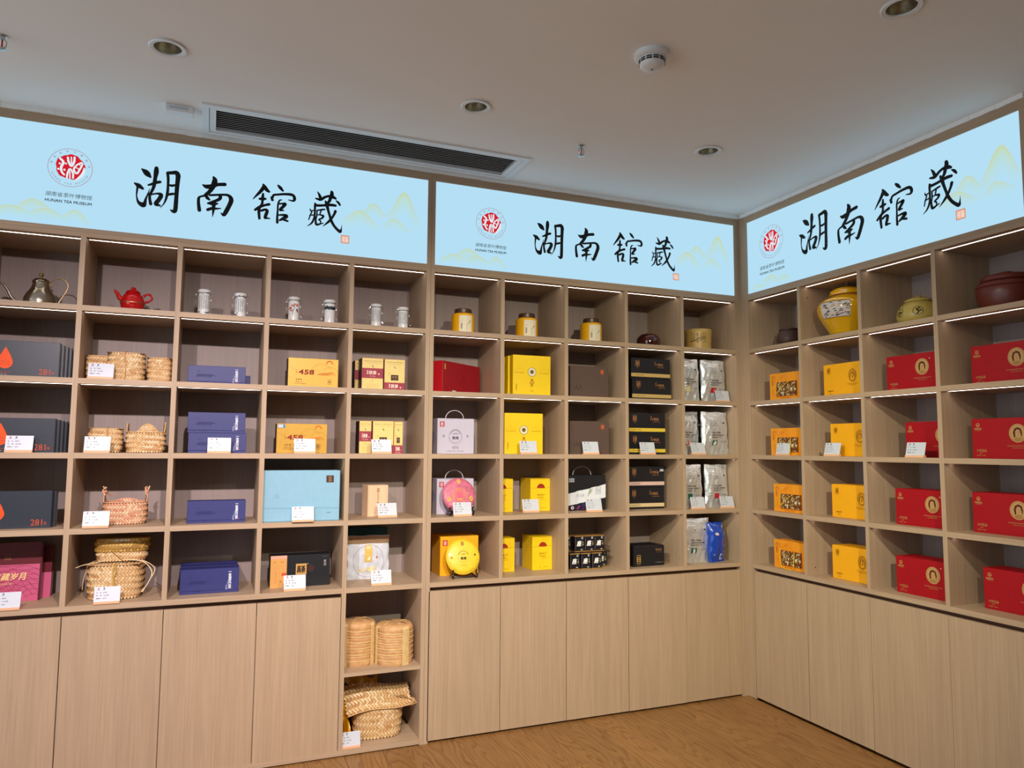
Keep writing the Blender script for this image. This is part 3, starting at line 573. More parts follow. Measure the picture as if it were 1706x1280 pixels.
def d_yellowC(p, w, h):
    B = '6a3010'
    p.frame(w*.105, h*.72, w*.185, h*.885, .0015, B); p.text('白沙', w*.145, h*.805, .022, B, w=.014, bold=.02); p.text('黑茶', w*.145, h*.695, .003, B, w=.015)
    cx, cz = w*.775, h*.60; p.ring(cx, cz, .021, .003, B, ry=.030); p.ring(cx, cz, .027, .0012, B, ry=.0355); p.ring(cx, cz-.002, .013, .0035, B, ry=.021, a0=-.5, a1=math.pi+.5)
    p.line([(cx-.005, cz+.008, .003), (cx+.003, cz+.012, .004), (cx+.006, cz+.003, .003), (cx-.001, cz-.001, .003), (cx+.002, cz-.010, .004), (cx-.003, cz-.016, .003)], .003, B)
    p.text('湖南省白沙溪茶厂荣誉出品', w*.775, h*.345, .004, B, w=.075); p.text('HUNAN DARK TEA', w*.775, h*.305, .0034, B, w=.045)
    p.text('经典茯茶', w*.185, h*.165, .008, B, w=.04); p.text('净含量', w*.175, h*.115, .0035, B); p.text('318克', w*.175, h*.075, .004, B, w=.03)
def d_orange(p, w, h):
    p.rect(w*.24, h*.12, w*.92, h*.66, '6c3c14')
    rnd = random.Random(int(w*9999))
    for i in range(150):
        u, v = w*(.25+.65*rnd.random()), h*(.15+.49*rnd.random()); s = .0018+.003*rnd.random()
        p.poly([(u-s, v-s*1.6), (u+s, v-s*.8), (u+s*.8, v+s*1.8), (u-s*.7, v+s)], rnd.choice(['D8CFA8', 'B09460', '8c6830', 'F0E8C8', '7c4c28', 'C8A858']))
    p.frame(w*.235, h*.115, w*.925, h*.665, .002, 'D86A10')
    for i in range(16):
        a = i*.8; u, v = w*(.08+.5*rnd.random()), h*(.72+.22*rnd.random()); p.ring(u, v, .005+.006*rnd.random(), .0009, 'C85A10', a0=a, a1=a+3, n=10)
    p.text('湖\n湘\n茶', w*.12, h*.66, .038, 'A83C10', w=.011, sp=.85); p.text('茶', w*.14, h*.87, .013, '9C340C'); p.text('安化黑茶  湖南礼物', w*.56, h*.065, .006, 'C03C10', w=.09)
    for i in range(5): p.line([(w*.1, h*(.1+.07*i)), (w*.18, h*(.13+.07*i))], .001, 'D87818')
def d_yellow_sq(p, w, h):
    B = '9A5A14'
    cx, cz = w*.5, h*.585; p.disc(cx, cz, .027, '8c7a28'); p.disc(cx, cz, .0245, 'E8DFC0'); p.disc(cx, cz+.001, .012, '7a6420'); p.ring(cx, cz, .021, .001, 'A09040'); p.line([(cx-.006, cz-.006, .002), (cx, cz+.007, .006), (cx+.005, cz-.004, .002)], .003, '2a2408')
    for s in (-1, 1):
        c0 = cx+s*w*.33
        for i in range(5): p.ring(c0+(i-2)*.014, cz-.008+.012*((i*7) % 3), .010+.003*(i % 2), .0007, 'D0A00C', a0=0, a1=math.pi, n=10)
        p.text('古法传承制茶', c0, cz-.006, .006, 'C0900C', w=w*.25)
    p.text('臻\n2019\n舒', cx, h*.32, .046, 'A8481C', w=.030, bold=.01, sp=.85); p.text('安化黑茶', cx, h*.115, .005, B, w=.02); p.text('湖\n南\n黑\n茶', w*.09, h*.2, .04, B, w=.006, sp=.9)
def d_brown(p, w, h):
    p.disc(w*.83, h*.83, .014, 'A4522E', ry=.016); p.text('甲', w*.83, h*.83, .018, 'C8743C'); p.text('茶', w*.83, h*.62, .03, '6c4a3c', w=.022)
    p.text('安化黑茶', w*.84, h*.1, .008, '8c4a34', w=.05); p.text('净含量', w*.82, h*.05, .005, '8c4a34')
    for i in range(4): p.line([(w*(.08+.05*i), h*(.24+.1*(i % 2)), .001), (w*(.11+.05*i), h*(.30+.08*(i % 2)), .006), (w*(.14+.05*i), h*.22, .001)], .003, '3c2a24')
def d_black(band):
    def f(p, w, h):
        C = 'B87E50'
        p.rect(0, h*.10, w, h*.27, band); p.text('湖南安化黑茶', w*.22, h*.185, .0075, '6c5220', w=.06)
        p.frame(w*.11, h*.60, w*.21, h*.88, .0016, C); p.text('白沙', w*.16, h*.74, .026, C, w=.02, bold=.02); p.text('茶', w*.16, h*.54, .008, C)
        p.text('1953', w*.73, h*.71, .015, C, w=.044, bold=.02); p.text('经\n典', w*.605, h*.76, .026, C, w=.008); p.text('DARK TEA', w*.76, h*.58, .005, C, w=.05)
        p.line([(0, h*.33), (w, h*.33)], .0007, '2c3038')
    return f
def d_black_low(p, w, h):
    C = 'C09A50'; p.frame(w*.10, h*.17, w*.22, h*.56, .0025, C); p.text('白', w*.16, h*.365, .03, C, w=.02, bold=.02); p.text('安化黑茶', w*.16, h*.1, .004, C, w=.025)
    p.text('1953', w*.82, h*.78, .012, 'B08050', w=.036); p.text('经\n典', w*.72, h*.80, .018, 'B08050', w=.006); p.text('DARK TEA', w*.83, h*.66, .004, '8c6038', w=.04); p.text('安化黑茶传统工艺', w*.82, h*.17, .0045, '9A9A98', w=.06)
def d_tall_yellow(p, w, h):
    B = '9A5C10'; p.line([(w*.04, h*.705), (w*.27, h*.715), (w*.5, h*.70), (w*.96, h*.72)], .0016, 'B87A10')
    p.disc(w*.5, h*.708, w*.19, 'A02C12', a0=0, a1=math.pi)
    for i in range(22):
        a = math.radians(10+160*i/21); r = w*(.27+.03*(i % 3)); p.disc(w*.5+r*1.25*math.cos(a), h*.72+r*math.sin(a)*.8, .0012, 'C08A10', n=6)
    p.text('轻松沪', w*.5, h*.5, .011, B, w=.048); p.text('安化黑茶', w*.48, h*.42, .007, B, w=.04); p.text('一叶知山水', w*.55, h*.36, .004, B, w=.045)
    p.text('茶', w*.36, h*.09, .006, B); p.text('净含量 200克', w*.62, h*.095, .004, B, w=.03); p.line([(0, h*.985), (w, h*.985)], .0008, 'C8A010')
def d_carton(fg, seal):
    def f(p, w, h):
        p.rect(w*.065, h*.76, w*.19, h*.91, seal); p.text('永\n巨', w*.128, h*.835, .022, 'F8EEF0', w=.018, bold=.01, sp=.85)
        for a in (-.3, .3): pass
        cx, cz = w*.49, h*.50; p.ring(cx, cz, .037, .0012, fg); p.ring(cx, cz+.002, .030, .0022, fg, a0=.25, a1=math.pi-.25); p.text('工夫甲子', cx, cz+.013, .007, fg, w=.036, bold=.02); p.text('杨海', cx, cz-.010, .017, fg, w=.036, bold=.03); p.ring(cx, cz-.004, .041, .0006, fg, a0=math.pi, a1=2*math.pi)
        p.text('回', w*.17, cz, .012, fg); p.text('茶', w*.82, cz, .012, fg); p.text('湖南黑茶', cx, h*.19, .006, fg, w=.04); p.text('安化千两', cx, h*.145, .004, fg, w=.038)
        p.text('DARK TEA · HUNAN', cx, h*.075, .004, fg, w=w*.48)
        for s in (-1, 1): p.line([(w*(.5+s*.06), h*.985), (w*(.5+s*.30), h*.985)], .001, '8c8ca8')
    return f
# handle on top of a carton
def strap(t, x0, x1, y, z, hgt, mat, r=.0022):
    MB().tube(bez([((x0+x1)/2-(x1-x0)/2*math.cos(a)*(1.0-.06*math.sin(a)), y, z-.003+(hgt+.003)*math.sin(a)**.85) for a in [math.pi*i/10 for i in range(11)]], 24), r, mat, 8).build('carrying_strap', t, smooth=True)
# ------------------------------------------------------------------ woven baskets
for i, c in enumerate(('E0BE8C', 'D2A873', 'C3935E', 'EBD0A6')): flat('straw_%d' % i, c, .6, var=.08, nscale=120)
for i, c in enumerate(('B99345', 'A98038', '97702E', 'C9A759')): flat('husk_%d' % i, c, .6, var=.08, nscale=120)
for i, c in enumerate(('E2B892', 'D69C78', 'C98868', 'EBCBA6')): flat('rose_%d' % i, c, .6, var=.08, nscale=120)
flat('straw_gap', '6e4a2a', .8)
def weave(mb, fn, U, V, c, pre, rnd, lift=.0022, top=None):
    r2 = math.sqrt(2); n = int((U+V)/r2/c)+2
    for i in range(-1, n+1):
        for j in range(-n, n+1):
            uc, vc = ((i+.5)+(j+.5))*c/r2, ((i+.5)-(j+.5))*c/r2
            if not (0 <= uc <= U and c*.35 <= vc <= (top(uc) if top else V)-c*.3): continue
            k = (i-j) % 4; g = .07
            if k < 2: hs = [(i, j+g, k), (i+1, j+g, 1-k), (i+1, j+1-g, 1-k), (i, j+1-g, k)]
            else: a = 1 if k == 2 else 0; hs = [(i+g, j, a), (i+g, j+1, 1-a), (i+1-g, j+1, 1-a), (i+1-g, j, a)]
            vs = [fn((p+q)*c/r2, (p-q)*c/r2, .0006+hh*lift) for p, q, hh in hs]
            key = hash(((j, (i-j)//4) if k < 2 else (i+99, (i-j)//4))) % 97
            mb.add(vs, [(0, 1, 2, 3)], '%s_%d' % (pre, ((0, 0, 3, 1) if k < 2 else (1, 1, 2, 0))[(key*7+rnd) % 4]))
class Tube:
    """rounded-rectangle wall: position at arc length u, height v"""
    def __init__(s, w, d, e=3.2, n=96, prof=None, h=1):
        s.w, s.d, s.h, s.prof = w, d, h, prof or (lambda q: 1)
        s.pts = []
        for i in range(n+1):
            a = math.pi+2*math.pi*i/n+math.pi/2; ca, sa = math.cos(a), math.sin(a)
            s.pts.append((w/2*math.copysign(abs(ca)**(2/e), ca), d/2*math.copysign(abs(sa)**(2/e), sa)))
        s.L = [0]
        for a, b in zip(s.pts, s.pts[1:]): s.L.append(s.L[-1]+math.hypot(b[0]-a[0], b[1]-a[1]))
        s.U = s.L[-1]
    def at(s, u):
        u %= s.U; lo, hi = 0, len(s.L)-1
        while hi-lo > 1:
            m = (lo+hi)//2
            if s.L[m] <= u: lo = m
            else: hi = m
        t = (u-s.L[lo])/max(s.L[hi]-s.L[lo], 1e-9); a, b = s.pts[lo], s.pts[hi]; dx, dy = b[0]-a[0], b[1]-a[1]; l = math.hypot(dx, dy) or 1
        return a[0]+dx*t, a[1]+dy*t, dy/l, -dx/l
    def fn(s, u, v, lift):
        x, y, nx, ny = s.at(u); q = s.prof(max(0, min(1.3, v/s.h))); return (x*q+nx*lift, y*q+ny*lift, v)
def basket(label, U, x, y, z, w, d, h, rot=0, pre='straw', rim=None, lid=None, c=.009, prof=None, e=3.2, rnd=0, group=None, cat='basket', name='woven_basket'):
    t = thing(name, label, cat, U, x, y, z, rot, group)
    prof = prof or (lambda q: .93+.07*math.sin(min(q, 1)*math.pi*.85))
    T_ = Tube(w-.006, d-.006, e, prof=prof, h=h); top = rim or (lambda u: h)
    mb = MB(); n = 60
    mb.grid(lambda a, b: T_.fn(a*T_.U, b*top(a*T_.U), 0), n, 6, 'straw_gap', wrap=True)
    mb.add([T_.fn(i/n*T_.U, .002, -.001) for i in range(n)], [tuple(range(n))], 'straw_gap')
    if rim: pass
    if rim or lid is None: mb.grid(lambda a, b: T_.fn(a*T_.U, b*top(a*T_.U)*.985, -.004), n, 6, pre+'_2', wrap=True)
    mb.build('basket_wall', t, smooth=True)
    m2 = MB(); weave(m2, T_.fn, T_.U, h, c, pre, rnd, top=top); (weave(m2, lambda u, v, l: T_.fn(u, v, -.0045-l), T_.U, h, c, pre, rnd+2, top=top) if rim else None); m2.build('weave_strips', t, kind='stuff')
    m3 = MB(); m3.tube([T_.fn(i/n*T_.U, top(i/n*T_.U)-.001, .0008) for i in range(n+1)], .0028, pre+'_1', 6, cap=False); m3.build('rim_binding', t, smooth=True)
    if lid is not None:
        f = lambda u, v, l: (u-w/2+.006, v-d/2+.006, h+lid*math.sin(max(0, min(1, u/(w-.012)))*math.pi)*math.sin(max(0, min(1, v/(d-.012)))*math.pi)+l-.002)
        m4 = MB(); m4.grid(lambda a, b: f(a*(w-.012), b*(d-.012), -.0005), 12, 8, 'straw_gap')
        weave(m4, f, w-.012, d-.012, c, pre, rnd+1); m4.build('woven_lid', t, kind='stuff')
    return t, T_
def strand(mb, pts, r, mat, n=14): mb.tube(bez(pts, n), r, mat, 5)
# ------------------------------------------------------------------ materials of the goods
flat('slate_card', '2B313D', .38, coat=.25, var=.03); flat('navy_card', '2E3370', .5, var=.03); flat('gold_card', 'C99C3C', .36, metal=.25, var=.03)
flat('gold_side', '3a241c', .5); flat('fu_card', 'E4CC7C', .45, var=.03); flat('fu_side', '2a0c10', .4); flat('red_card', 'A20414', .55, spec=.3, var=.03); flat('crimson_card', '9A0C1C', .5, var=.03)
flat('amber_card', 'F2AC08', .5, var=.02); flat('orange_card', 'F09A18', .45, var=.04); flat('lemon_card', 'F2CC08', .5, var=.02); flat('brown_card', '58443C', .7, var=.08, nscale=90)
flat('black_card', '13151c', .45, var=.03); flat('sky_card', '86B4CA', .55, var=.03); flat('white_card_box', 'C6C1D4', .45, var=.01); flat('maroon_card', '5e0f1c', .35, coat=.3, var=.03)
flat('teal_card', '124a58', .5); flat('kraft', 'C6A27E', .7, var=.04); flat('red_glaze', 'B80C14', .12, coat=.8, var=.02); flat('gun_metal', 'B4ACA0', .2, 1, var=.03); flat('aged_brass', '9C8658', .4, .9)
flat('jar_yellow', 'F0B010', .3, coat=.3, var=.02); flat('jar_lid', '4a2e22', .35, var=.05); flat('paper_label', 'EFE3C4', .6, var=.02); flat('porcelain', 'E4E6E4', .15, coat=.6, var=.02)
flat('lacquer', '3c1210', .08, coat=1, var=.25, nscale=22); flat('bamboo_pot', 'C8A45C', .4, coat=.3, var=.06); flat('yixing_dark', '4c342e', .5, var=.04); flat('yixing_red', '64281e', .38, var=.05); flat('ochre_clay', 'B8A050', .4, coat=.2, var=.05)
flat('vase_yellow', 'E0A808', .1, coat=.9, var=.02); flat('husk_leaf', 'C99B68', .6, var=.16, nscale=35, bump=.5); flat('husk_pale', 'DDBD84', .5, var=.10, nscale=45, bump=.3); flat('ebony', '1c1412', .3, coat=.4)
flat('pink_wrap', 'CE6C86', .45, coat=.2, var=.22, nscale=60); flat('yellow_wrap', 'F0CC2C', .4, coat=.2, var=.05, nscale=40); flat('paper_bag', 'CBCFD9', .5, var=.03, nscale=14, bump=.35); flat('blue_bag', '1242B0', .25, coat=.5, var=.12, nscale=18, bump=.9)
flat('yellow_silk', 'D89C10', .3, coat=.2, var=.2, nscale=25, bump=.8); flat('tin_black', '14161e', .3, coat=.3); flat('gilt', 'D8A860', .3, .7); flat('white_strap', 'CFCBD8', .4)
# ================================================================== LEFT UNIT, column 0
def drop_boxes(row, xr, n, y0, step, labels, h=.16, w=.262, dxs=.010):
    z = FL[row]; first = None
    for k in range(n):
        dx = dxs*k
        o = carton('tea_box', labels[k], 'L', xr-w+dx, xr+dx, y0+k*step, z, h-(.004*k if k else 0), step-.004, 'slate_card', d_slate if k == 0 else None, group='slate grey boxes in the row %d' % (row+1), cham=.001)
        MB().box(w/2-.0004, w/2+.0008, .0015, step-.0055, .002, h-.007, 'tin_black').build('side_panel_print', o)
ord5 = ['front', 'second', 'third', 'fourth', 'rearmost']
drop_boxes(1, -3.733, 5, .06, .034, ['slate grey box with orange drop on the second shelf, in front of its row', 'second slate grey box of the row on the second shelf, behind the orange drop box', 'third slate grey box of the row on the second shelf', 'fourth slate grey box of the row on the second shelf', 'rearmost slate grey box of the row on the second shelf'])
drop_boxes(2, -3.733, 5, .06, .034, ['slate grey box with orange drop behind the price card on the third shelf', 'second slate grey box of the row on the third shelf', 'third slate grey box of the row on the third shelf', 'fourth slate grey box of the row on the third shelf', 'rearmost slate grey box of the row on the third shelf'], h=.152)
drop_boxes(3, -3.733, 2, .085, .042, ['slate grey box with orange drop on the fourth shelf', 'slate grey box standing behind the orange drop box on the fourth shelf'], h=.165)
card('price card in front of the slate grey orange drop box, third shelf far left', 'L', -3.860, .02, FL[2])
def d_maroon(p, w, h):
    p.rect(0, 0, w, h*.62, 'C2557A')
    rnd = random.Random(3)
    for cx in (.05, .3, .62, .9):
        for i in range(7):
            r = .03+.022*i; pts = [(w*cx+r*math.cos(a)*1.1, .0+r*math.sin(a)) for a in [math.radians(20+7*q) for q in range(20)]]
            pts = [(u, v) for u, v in pts if 0 < u < w-.002 and .004 < v < h*.61]
            if len(pts) > 2: p.line(pts, .0014, '8A2848')
    p.text('尊藏岁月', w*.56, h*.42, .032, 'F0CF8C', w=.125, bold=.02, skew=.15); p.text('ZUN CANG 1953', w*.5, h*.30, .008, 'F0CF8C', w=.06)
    p.text('湘益', w*.52, h*.73, .014, '9a6a50', w=.028); p.text('一九五八', w*.52, h*.80, .005, '9a6a50', w=.05)
    p.rect(w-.008, 0, w, h, '4c0c18')
carton('gift_box', 'maroon and pink gift box with gold brush title, bottom shelf far left', 'L', -3.969-.09, -3.778, .2, FL[4], .262, .035, 'maroon_card', d_maroon, lean=5)
def d_maroon2(p, w, h):
    p.rect(0, 0, w, h*.48, 'C2557A')
    for i in range(6): p.line([(w*.6+.02*i*math.cos(a), .002+.02*i*math.sin(a)+.01) for a in [math.radians(100+8*q) for q in range(10)]], .0014, 'F0D0E0')
carton('gift_box', 'maroon and pink gift box half hidden behind its twin, bottom shelf far left', 'L', -3.86, -3.748, .262, FL[4], .236, .05, 'maroon_card', d_maroon2, lean=4)
card('price card in front of the maroon and pink gift box, bottom shelf far left', 'L', -3.866, .0, FL[4], w=.104)
# kettle
t = thing('pour_over_kettle', 'polished gooseneck kettle with long spout and curled handle on the top shelf', 'kettle', 'L', -3.842, .16, FL[0])
MB().lathe([(.060, 0), (.0655, .004), (.067, .022), (.0655, .042), (.057, .061), (.043, .082), (.035, .100), (.0335, .116)], 'gun_metal', 44).build('kettle_body', t, smooth=True)
MB().lathe([(.0345, .116), (.036, .120), (.034, .126), (.024, .134), (.008, .138), (0, .138)], 'gun_metal', 40).build('kettle_lid', t, smooth=True)
MB().lathe([(.005, .136), (.0035, .143), (.008, .148), (.010, .155), (.007, .162), (0, .164)], 'aged_brass', 24).build('lid_knob', t, smooth=True)
MB().lathe([(.0671, .019), (.0677, .021), (.0671, .023)], 'aged_brass', 44, closed=True).build('body_band', t, smooth=True)
sp_ = bez([(-.055, 0, .018), (-.085, 0, .018), (-.112, 0, .040), (-.130, 0, .075), (-.150, 0, .100), (-.172, 0, .108), (-.186, 0, .104)], 26)
MB().tube(sp_, [.0075-.0035*i/26 for i in range(27)], 'gun_metal', 10).build('gooseneck_spout', t, smooth=True)
MB().tube(bez([(.038, 0, .098), (.046, -.002, .104), (.043, 0, .112), (.036, 0, .110), (.040, 0, .126), (.062, 0, .140), (.090, 0, .139), (.108, 0, .118), (.104, 0, .086), (.080, 0, .040), (.069, 0, .012), (.080, 0, .004), (.094, 0, .012), (.098, 0, .022), (.118, 0, .018), (.136, 0, .006)], 60), .0024, 'aged_brass', 8).build('scroll_handle', t, smooth=True)
# ------------------------------------------------------------------ column 1
t = thing('teapot', 'glossy red ceramic teapot with gold line and spout to the left, top shelf', 'teapot', 'L', -3.461, .17, FL[0])
MB().lathe([(.030, 0), (.036, .003), (.047, .022), (.054, .046), (.0545, .054), (.050, .074), (.040, .092), (.030, .101)], 'red_glaze', 44).build('pot_body', t, smooth=True)
MB().lathe([(.0548, .049), (.0553, .051), (.0548, .053)], 'aged_brass', 44, closed=True).build('gold_band', t, smooth=True)
MB().lathe([(.031, .101), (.034, .1035), (.030, .110), (.018, .117), (0, .119)], 'red_glaze', 36).build('pot_lid', t, smooth=True)
mb = MB()
for a, q in ((0, .006), (2.2, .006), (4.3, .006)): mb.lathe([(0, .115), (.006, .119), (.0075, .125), (.004, .131), (0, .132)], 'red_glaze', 12, c=(q*math.cos(a), q*math.sin(a), 0))
mb.build('lid_finial', t, smooth=True)
MB().tube(bez([(-.044, 0, .068), (-.058, 0, .078), (-.066, 0, .096), (-.077, 0, .108), (-.074, 0, .114)], 16), [.0135-.0095*i/16 for i in range(17)], 'red_glaze', 12).build('pot_spout', t, smooth=True)
MB().tube(bez([(.045, 0, .088), (.058, 0, .100), (.074, 0, .100), (.082, 0, .086), (.076, 0, .070), (.058, 0, .062), (.050, 0, .060)], 20), [.0055+.0016*math.sin(i*1.3) for i in range(21)], 'red_glaze', 10).build('pot_handle', t, smooth=True)
z = FL[1]
b1, _ = basket('small woven basket box at the left of the trio on the second shelf', 'L', -3.585, .17, z, .115, .10, .118, lid=.004, rnd=1, group='woven baskets on the second shelf')
b2, _ = basket('largest woven basket box tied with cord, middle of the trio on the second shelf', 'L', -3.470, .145, z, .165, .13, .134, lid=.004, rnd=2, group='woven baskets on the second shelf')
mb = MB(); strand(mb, [(0, -.0675, .002), (.003, -.069, .05), (-.001, -.069, .09), (-.002, -.066, .135), (0, 0, .141)], .0018, 'straw_2', 20); mb.build('tie_cord', b2, smooth=True)
b3, _ = basket('woven basket box at the right of the trio on the second shelf', 'L', -3.325, .18, z, .118, .12, .121, rot=-.12, lid=.004, rnd=3, group='woven baskets on the second shelf')
card('price card before the trio of baskets, second shelf', 'L', -3.563, .03, z)
z = FL[2]
b4, _ = basket('low woven basket box behind the price card, third shelf', 'L', -3.543, .16, z, .150, .12, .112, rot=.02, lid=.003, rnd=4)
mb = MB(); strand(mb, [(.012, -.064, .002), (.012, -.066, .05), (.012, -.062, .112), (.010, 0, .119)], .0016, 'straw_2', 14); mb.build('tie_cord', b4, smooth=True)
def ear_rim(U, base, ear, arch, wd=.10):
    def f(u):
        q = (u % U)/U; e = 0
        for c in (.25, .75): e += ear*max(0, 1-abs(q-c)/.045)**.8
        return base+e+arch*max(0, 1-(abs(q-.5)/wd)**2)
    return f
U_ = Tube(.171, .114).U
b5, T5 = basket('open woven basket with two pointed ears and an arched back, third shelf', 'L', -3.372, .16, z, .175, .12, .10, rot=-.06, rim=ear_rim(U_, .098, .050, .042), rnd=5, c=.0085)
card('price card before the low woven basket, third shelf', 'L', -3.560, .02, z)
z = FL[3]
U_ = Tube(.189, .124).U
b6, T6 = basket('open rosy woven basket with two tied frayed handles, fourth shelf', 'L', -3.447, .185, z, .195, .13, .105, rot=.02, pre='rose', rim=ear_rim(U_, .104, .052, .012), rnd=6)
mb = MB()
for s in (-1, 1):
    for k in range(4): strand(mb, [(.086*s, -.01+.006*k, .135), (.090*s+.004*(k-2), -.012+.006*k, .158), ((.093+.006*k-.012)*s, -.016+.008*k, .172+.003*(k % 2))], .0026, 'rose_%d' % k, 8)
    mb.lathe([(.0095, .146), (.011, .151), (.0095, .156)], 'rose_2', 10, c=(.088*s, -.004, 0), closed=True)
strand(mb, [(-.082, .0, .150), (-.072, .02, .135), (-.060, .03, .126), (-.066, .02, .142), (-.050, .03, .136)], .002, 'rose_1', 20)
mb.build('frayed_handle_ends', b6, smooth=True)
card('price card before the rosy basket with handles, fourth shelf', 'L', -3.546, .0, z)
z = FL[4]
b7, _ = basket('large pale woven basket box with cane tie under another basket, bottom shelf', 'L', -3.468, .175, z, .238, .19, .158, rot=-.10, lid=.007, rnd=7, c=.0105, e=3.6)
mb = MB()
strand(mb, [(.012, -.099, .165), (.016, -.1, .13), (.008, -.1, .095), (.016, -.1, .06)], .0035, 'husk_0', 12); strand(mb, [(.006, -.099, .165), (.002, -.1, .12), (.008, -.1, .06)], .003, 'husk_3', 12)
strand(mb, [(.03, -.05, .176), (.118, -.06, .165), (.162, -.08, .12), (.150, -.09, .07), (.122, -.085, .03)], .0022, 'straw_3', 24); strand(mb, [(.10, -.02, .170), (.150, -.05, .150), (.172, -.07, .12), (.128, -.09, .03)], .0018, 'straw_3', 24)
strand(mb, [(-.118, -.02, .15), (-.127, -.05, .09), (-.120, -.09, .05)], .0018, 'straw_1', 14); strand(mb, [(-.04, -.05, .172), (-.12, -.07, .160), (-.155, -.08, .148)], .0016, 'straw_3', 14)
mb.build('cane_tie', b7, smooth=True)
z2 = z+.166
b8, T8 = basket('two-tone woven basket with ochre lid half stacked on the large basket, bottom shelf', 'L', -3.450, .19, z2, .222, .15, .050, rnd=8, lid=None, rot=.02, c=.0095, group=None, e=3)
m = MB(); T9 = Tube(.224, .152, 3); mm = MB(); mm.grid(lambda a, b: (lambda p: (p[0], p[1], p[2]+.045))(T9.fn(a*T9.U, b*.062, -.001+.004*math.sin(b*math.pi))), 60, 4, 'husk_2', wrap=True)
weave(mm, lambda u, v, l: (lambda p: (p[0], p[1], p[2]+.045))(T9.fn(u, v, l+.004*math.sin(v/.062*math.pi))), T9.U, .062, .0095, 'husk', 1)
mm.add([T9.fn(i/60*T9.U, .107, 0) for i in range(60)], [tuple(range(60))], 'husk_2'); mm.build('ochre_lid', b8, kind='stuff')
MB().box(-.03, .032, -.079, -.0775, .094, .103, 'card_white').build('paper_label', b8)
mb = MB(); strand(mb, [(-.07, -.078, .095), (-.03, -.083, .045), (.015, -.080, .002)], .0017, 'husk_0', 14); mb.build('cane_tie', b8, smooth=True)
card('price card before the stacked baskets, bottom shelf', 'L', -3.486, .0, z)
# ------------------------------------------------------------------ column 2: navy boxes
def navy(label, x0, y, z, h=.1, d=.075, w=.262, rot=0, draw=d_navy, g=None): return carton('tea_box', label, 'L', x0, x0+w, y, z, h, d, 'navy_card', draw, rot=rot, lid=.12, group=g)
navy('single long navy box with white vertical title, second shelf', -3.200, .08, FL[1], .089)
navy('small navy box showing behind the right end of the long one, second shelf', -3.055, .175, FL[1], .056, .09, .145, draw=None)
navy('lower navy box of the pair behind the price card, third shelf', -3.185, .08, FL[2], .097, .10)
navy('upper navy box of the pair, standing on the lower one, third shelf', -3.191, .10, FL[2]+.0975, .100, .08)
card('price card in front of the pair of navy boxes, third shelf', 'L', -3.046, .02, FL[2])
navy('single navy box with white vertical title, fourth shelf', -3.176, .08, FL[3], .106, .075)
for k in range(5): navy(['front navy box of the packed row, bottom shelf', 'second navy box of the packed row, bottom shelf', 'third navy box of the packed row, bottom shelf', 'fourth navy box of the packed row, bottom shelf', 'rearmost navy box of the packed row, bottom shelf'][k], -3.194-.001*k+.001*(k % 2), .095+.049*k, FL[4], .116-.0015*(k % 2), .047, draw=d_navy if k == 0 else None, g='navy boxes on the bottom shelf')
# ------------------------------------------------------------------ column 3
def sides(t, w, h, d, mat): MB().box(-w/2-.0008, -w/2+.0004, .002, d-.002, .002, h-.002, mat).build('side_panel_print', t)
g1 = carton('gift_box', 'gold box with brush title and curved hill lines, second shelf', 'L', -2.732, -2.479, .12, FL[1], .155, .085, 'gold_card', d_gold); sides(g1, .253, .155, .085, 'gold_side')
g2 = carton('gift_box', 'gold box with a small blue and white sticker, third shelf', 'L', -2.779, -2.530, .10, FL[2], .150, .085, 'gold_card', d_gold); sides(g2, .249, .15, .085, 'gold_side')
p = Print(lambda u, v, k: (u-.1245, -.0008-k, v)); p.rect(.004, .128, .040, .145, '3C88B8'); p.rect(.007, .130, .030, .143, 'E8EEF4'); p.text('热销', .018, .1365, .008, '30506c', w=.018); p.build('corner_sticker', g2)
card('price card in front of the gold box, third shelf', 'L', -2.649, .02, FL[2])
def d_sky(p, w, h):
    p.line([(0, h*.265), (w, h*.25)], .0018, '5C90A8'); p.line([(0, h*.012), (w, h*.012)], .0016, '5C90A8'); p.line([(w*.128, h*.26), (w*.128, h)], .0008, '86B4C8')
    p.rect(w*.815, h*.76, w*.915, h*.90, '4a2e24'); p.text('茶\n语', w*.865, h*.83, .026, 'B08860', w=.017)
    for k in range(7): p.ring(w*(.15+.03*(k % 3)), h*(.48-.035*k), .012-.001*k, .0007, '80B0C8', a0=k, a1=k+4, n=12)
    p.ring(w*.18, h*.5, .008, .001, '5888A0'); p.text('湘茶四季', w*.855, h*.16, .005, '4c7c94', w=.022)
carton('gift_box', 'large pale blue flat gift box filling its cell, fourth shelf', 'L', -2.839, -2.470, .025, FL[3], .250, .10, 'sky_card', d_sky, cham=.0015)
card('price card in front of the large pale blue gift box, fourth shelf', 'L', -2.651, -.01, FL[3])
def d_bk(p, w, h):
    p.rect(0, 0, w*.27, h, 'D8A05C'); p.rect(0, h*.90, w*.27, h, 'E0A890'); p.text('安化', w*.07, h*.8, .007, '8c5420'); p.text('松烟', w*.19, h*.8, .007, '8c5420')
    p.line([(w*.09, h*.12), (w*.09, h*.5)], .001, '7c4c20')
    for i in range(6): p.line([(w*(.03+.04*i), h*.1), (w*(.03+.04*i), h*.72)], .0005, 'C08A48')
    p.rect(w*.185, h*.37, w*.265, h*.46, 'D05434'); p.disc(w*.17, h*.2, .004, 'A86830')
    p.rect(w*.42, h*.38, w*.60, h*.72, 'C89A58'); p.text('黑茶', w*.51, h*.55, .034, '2a2018', w=.040, bold=.04); p.disc(w*.67, h*.56, .018, '3c2020'); p.disc(w*.62, h*.71, .002, 'E8D8C0')
    p.text('松烟\n古韵', w*.91, h*.72, .03, 'C8B8B0', w=.012); p.line([(w*.86, h*.92), (w*.95, h*.92)], .0008, '8c8890')
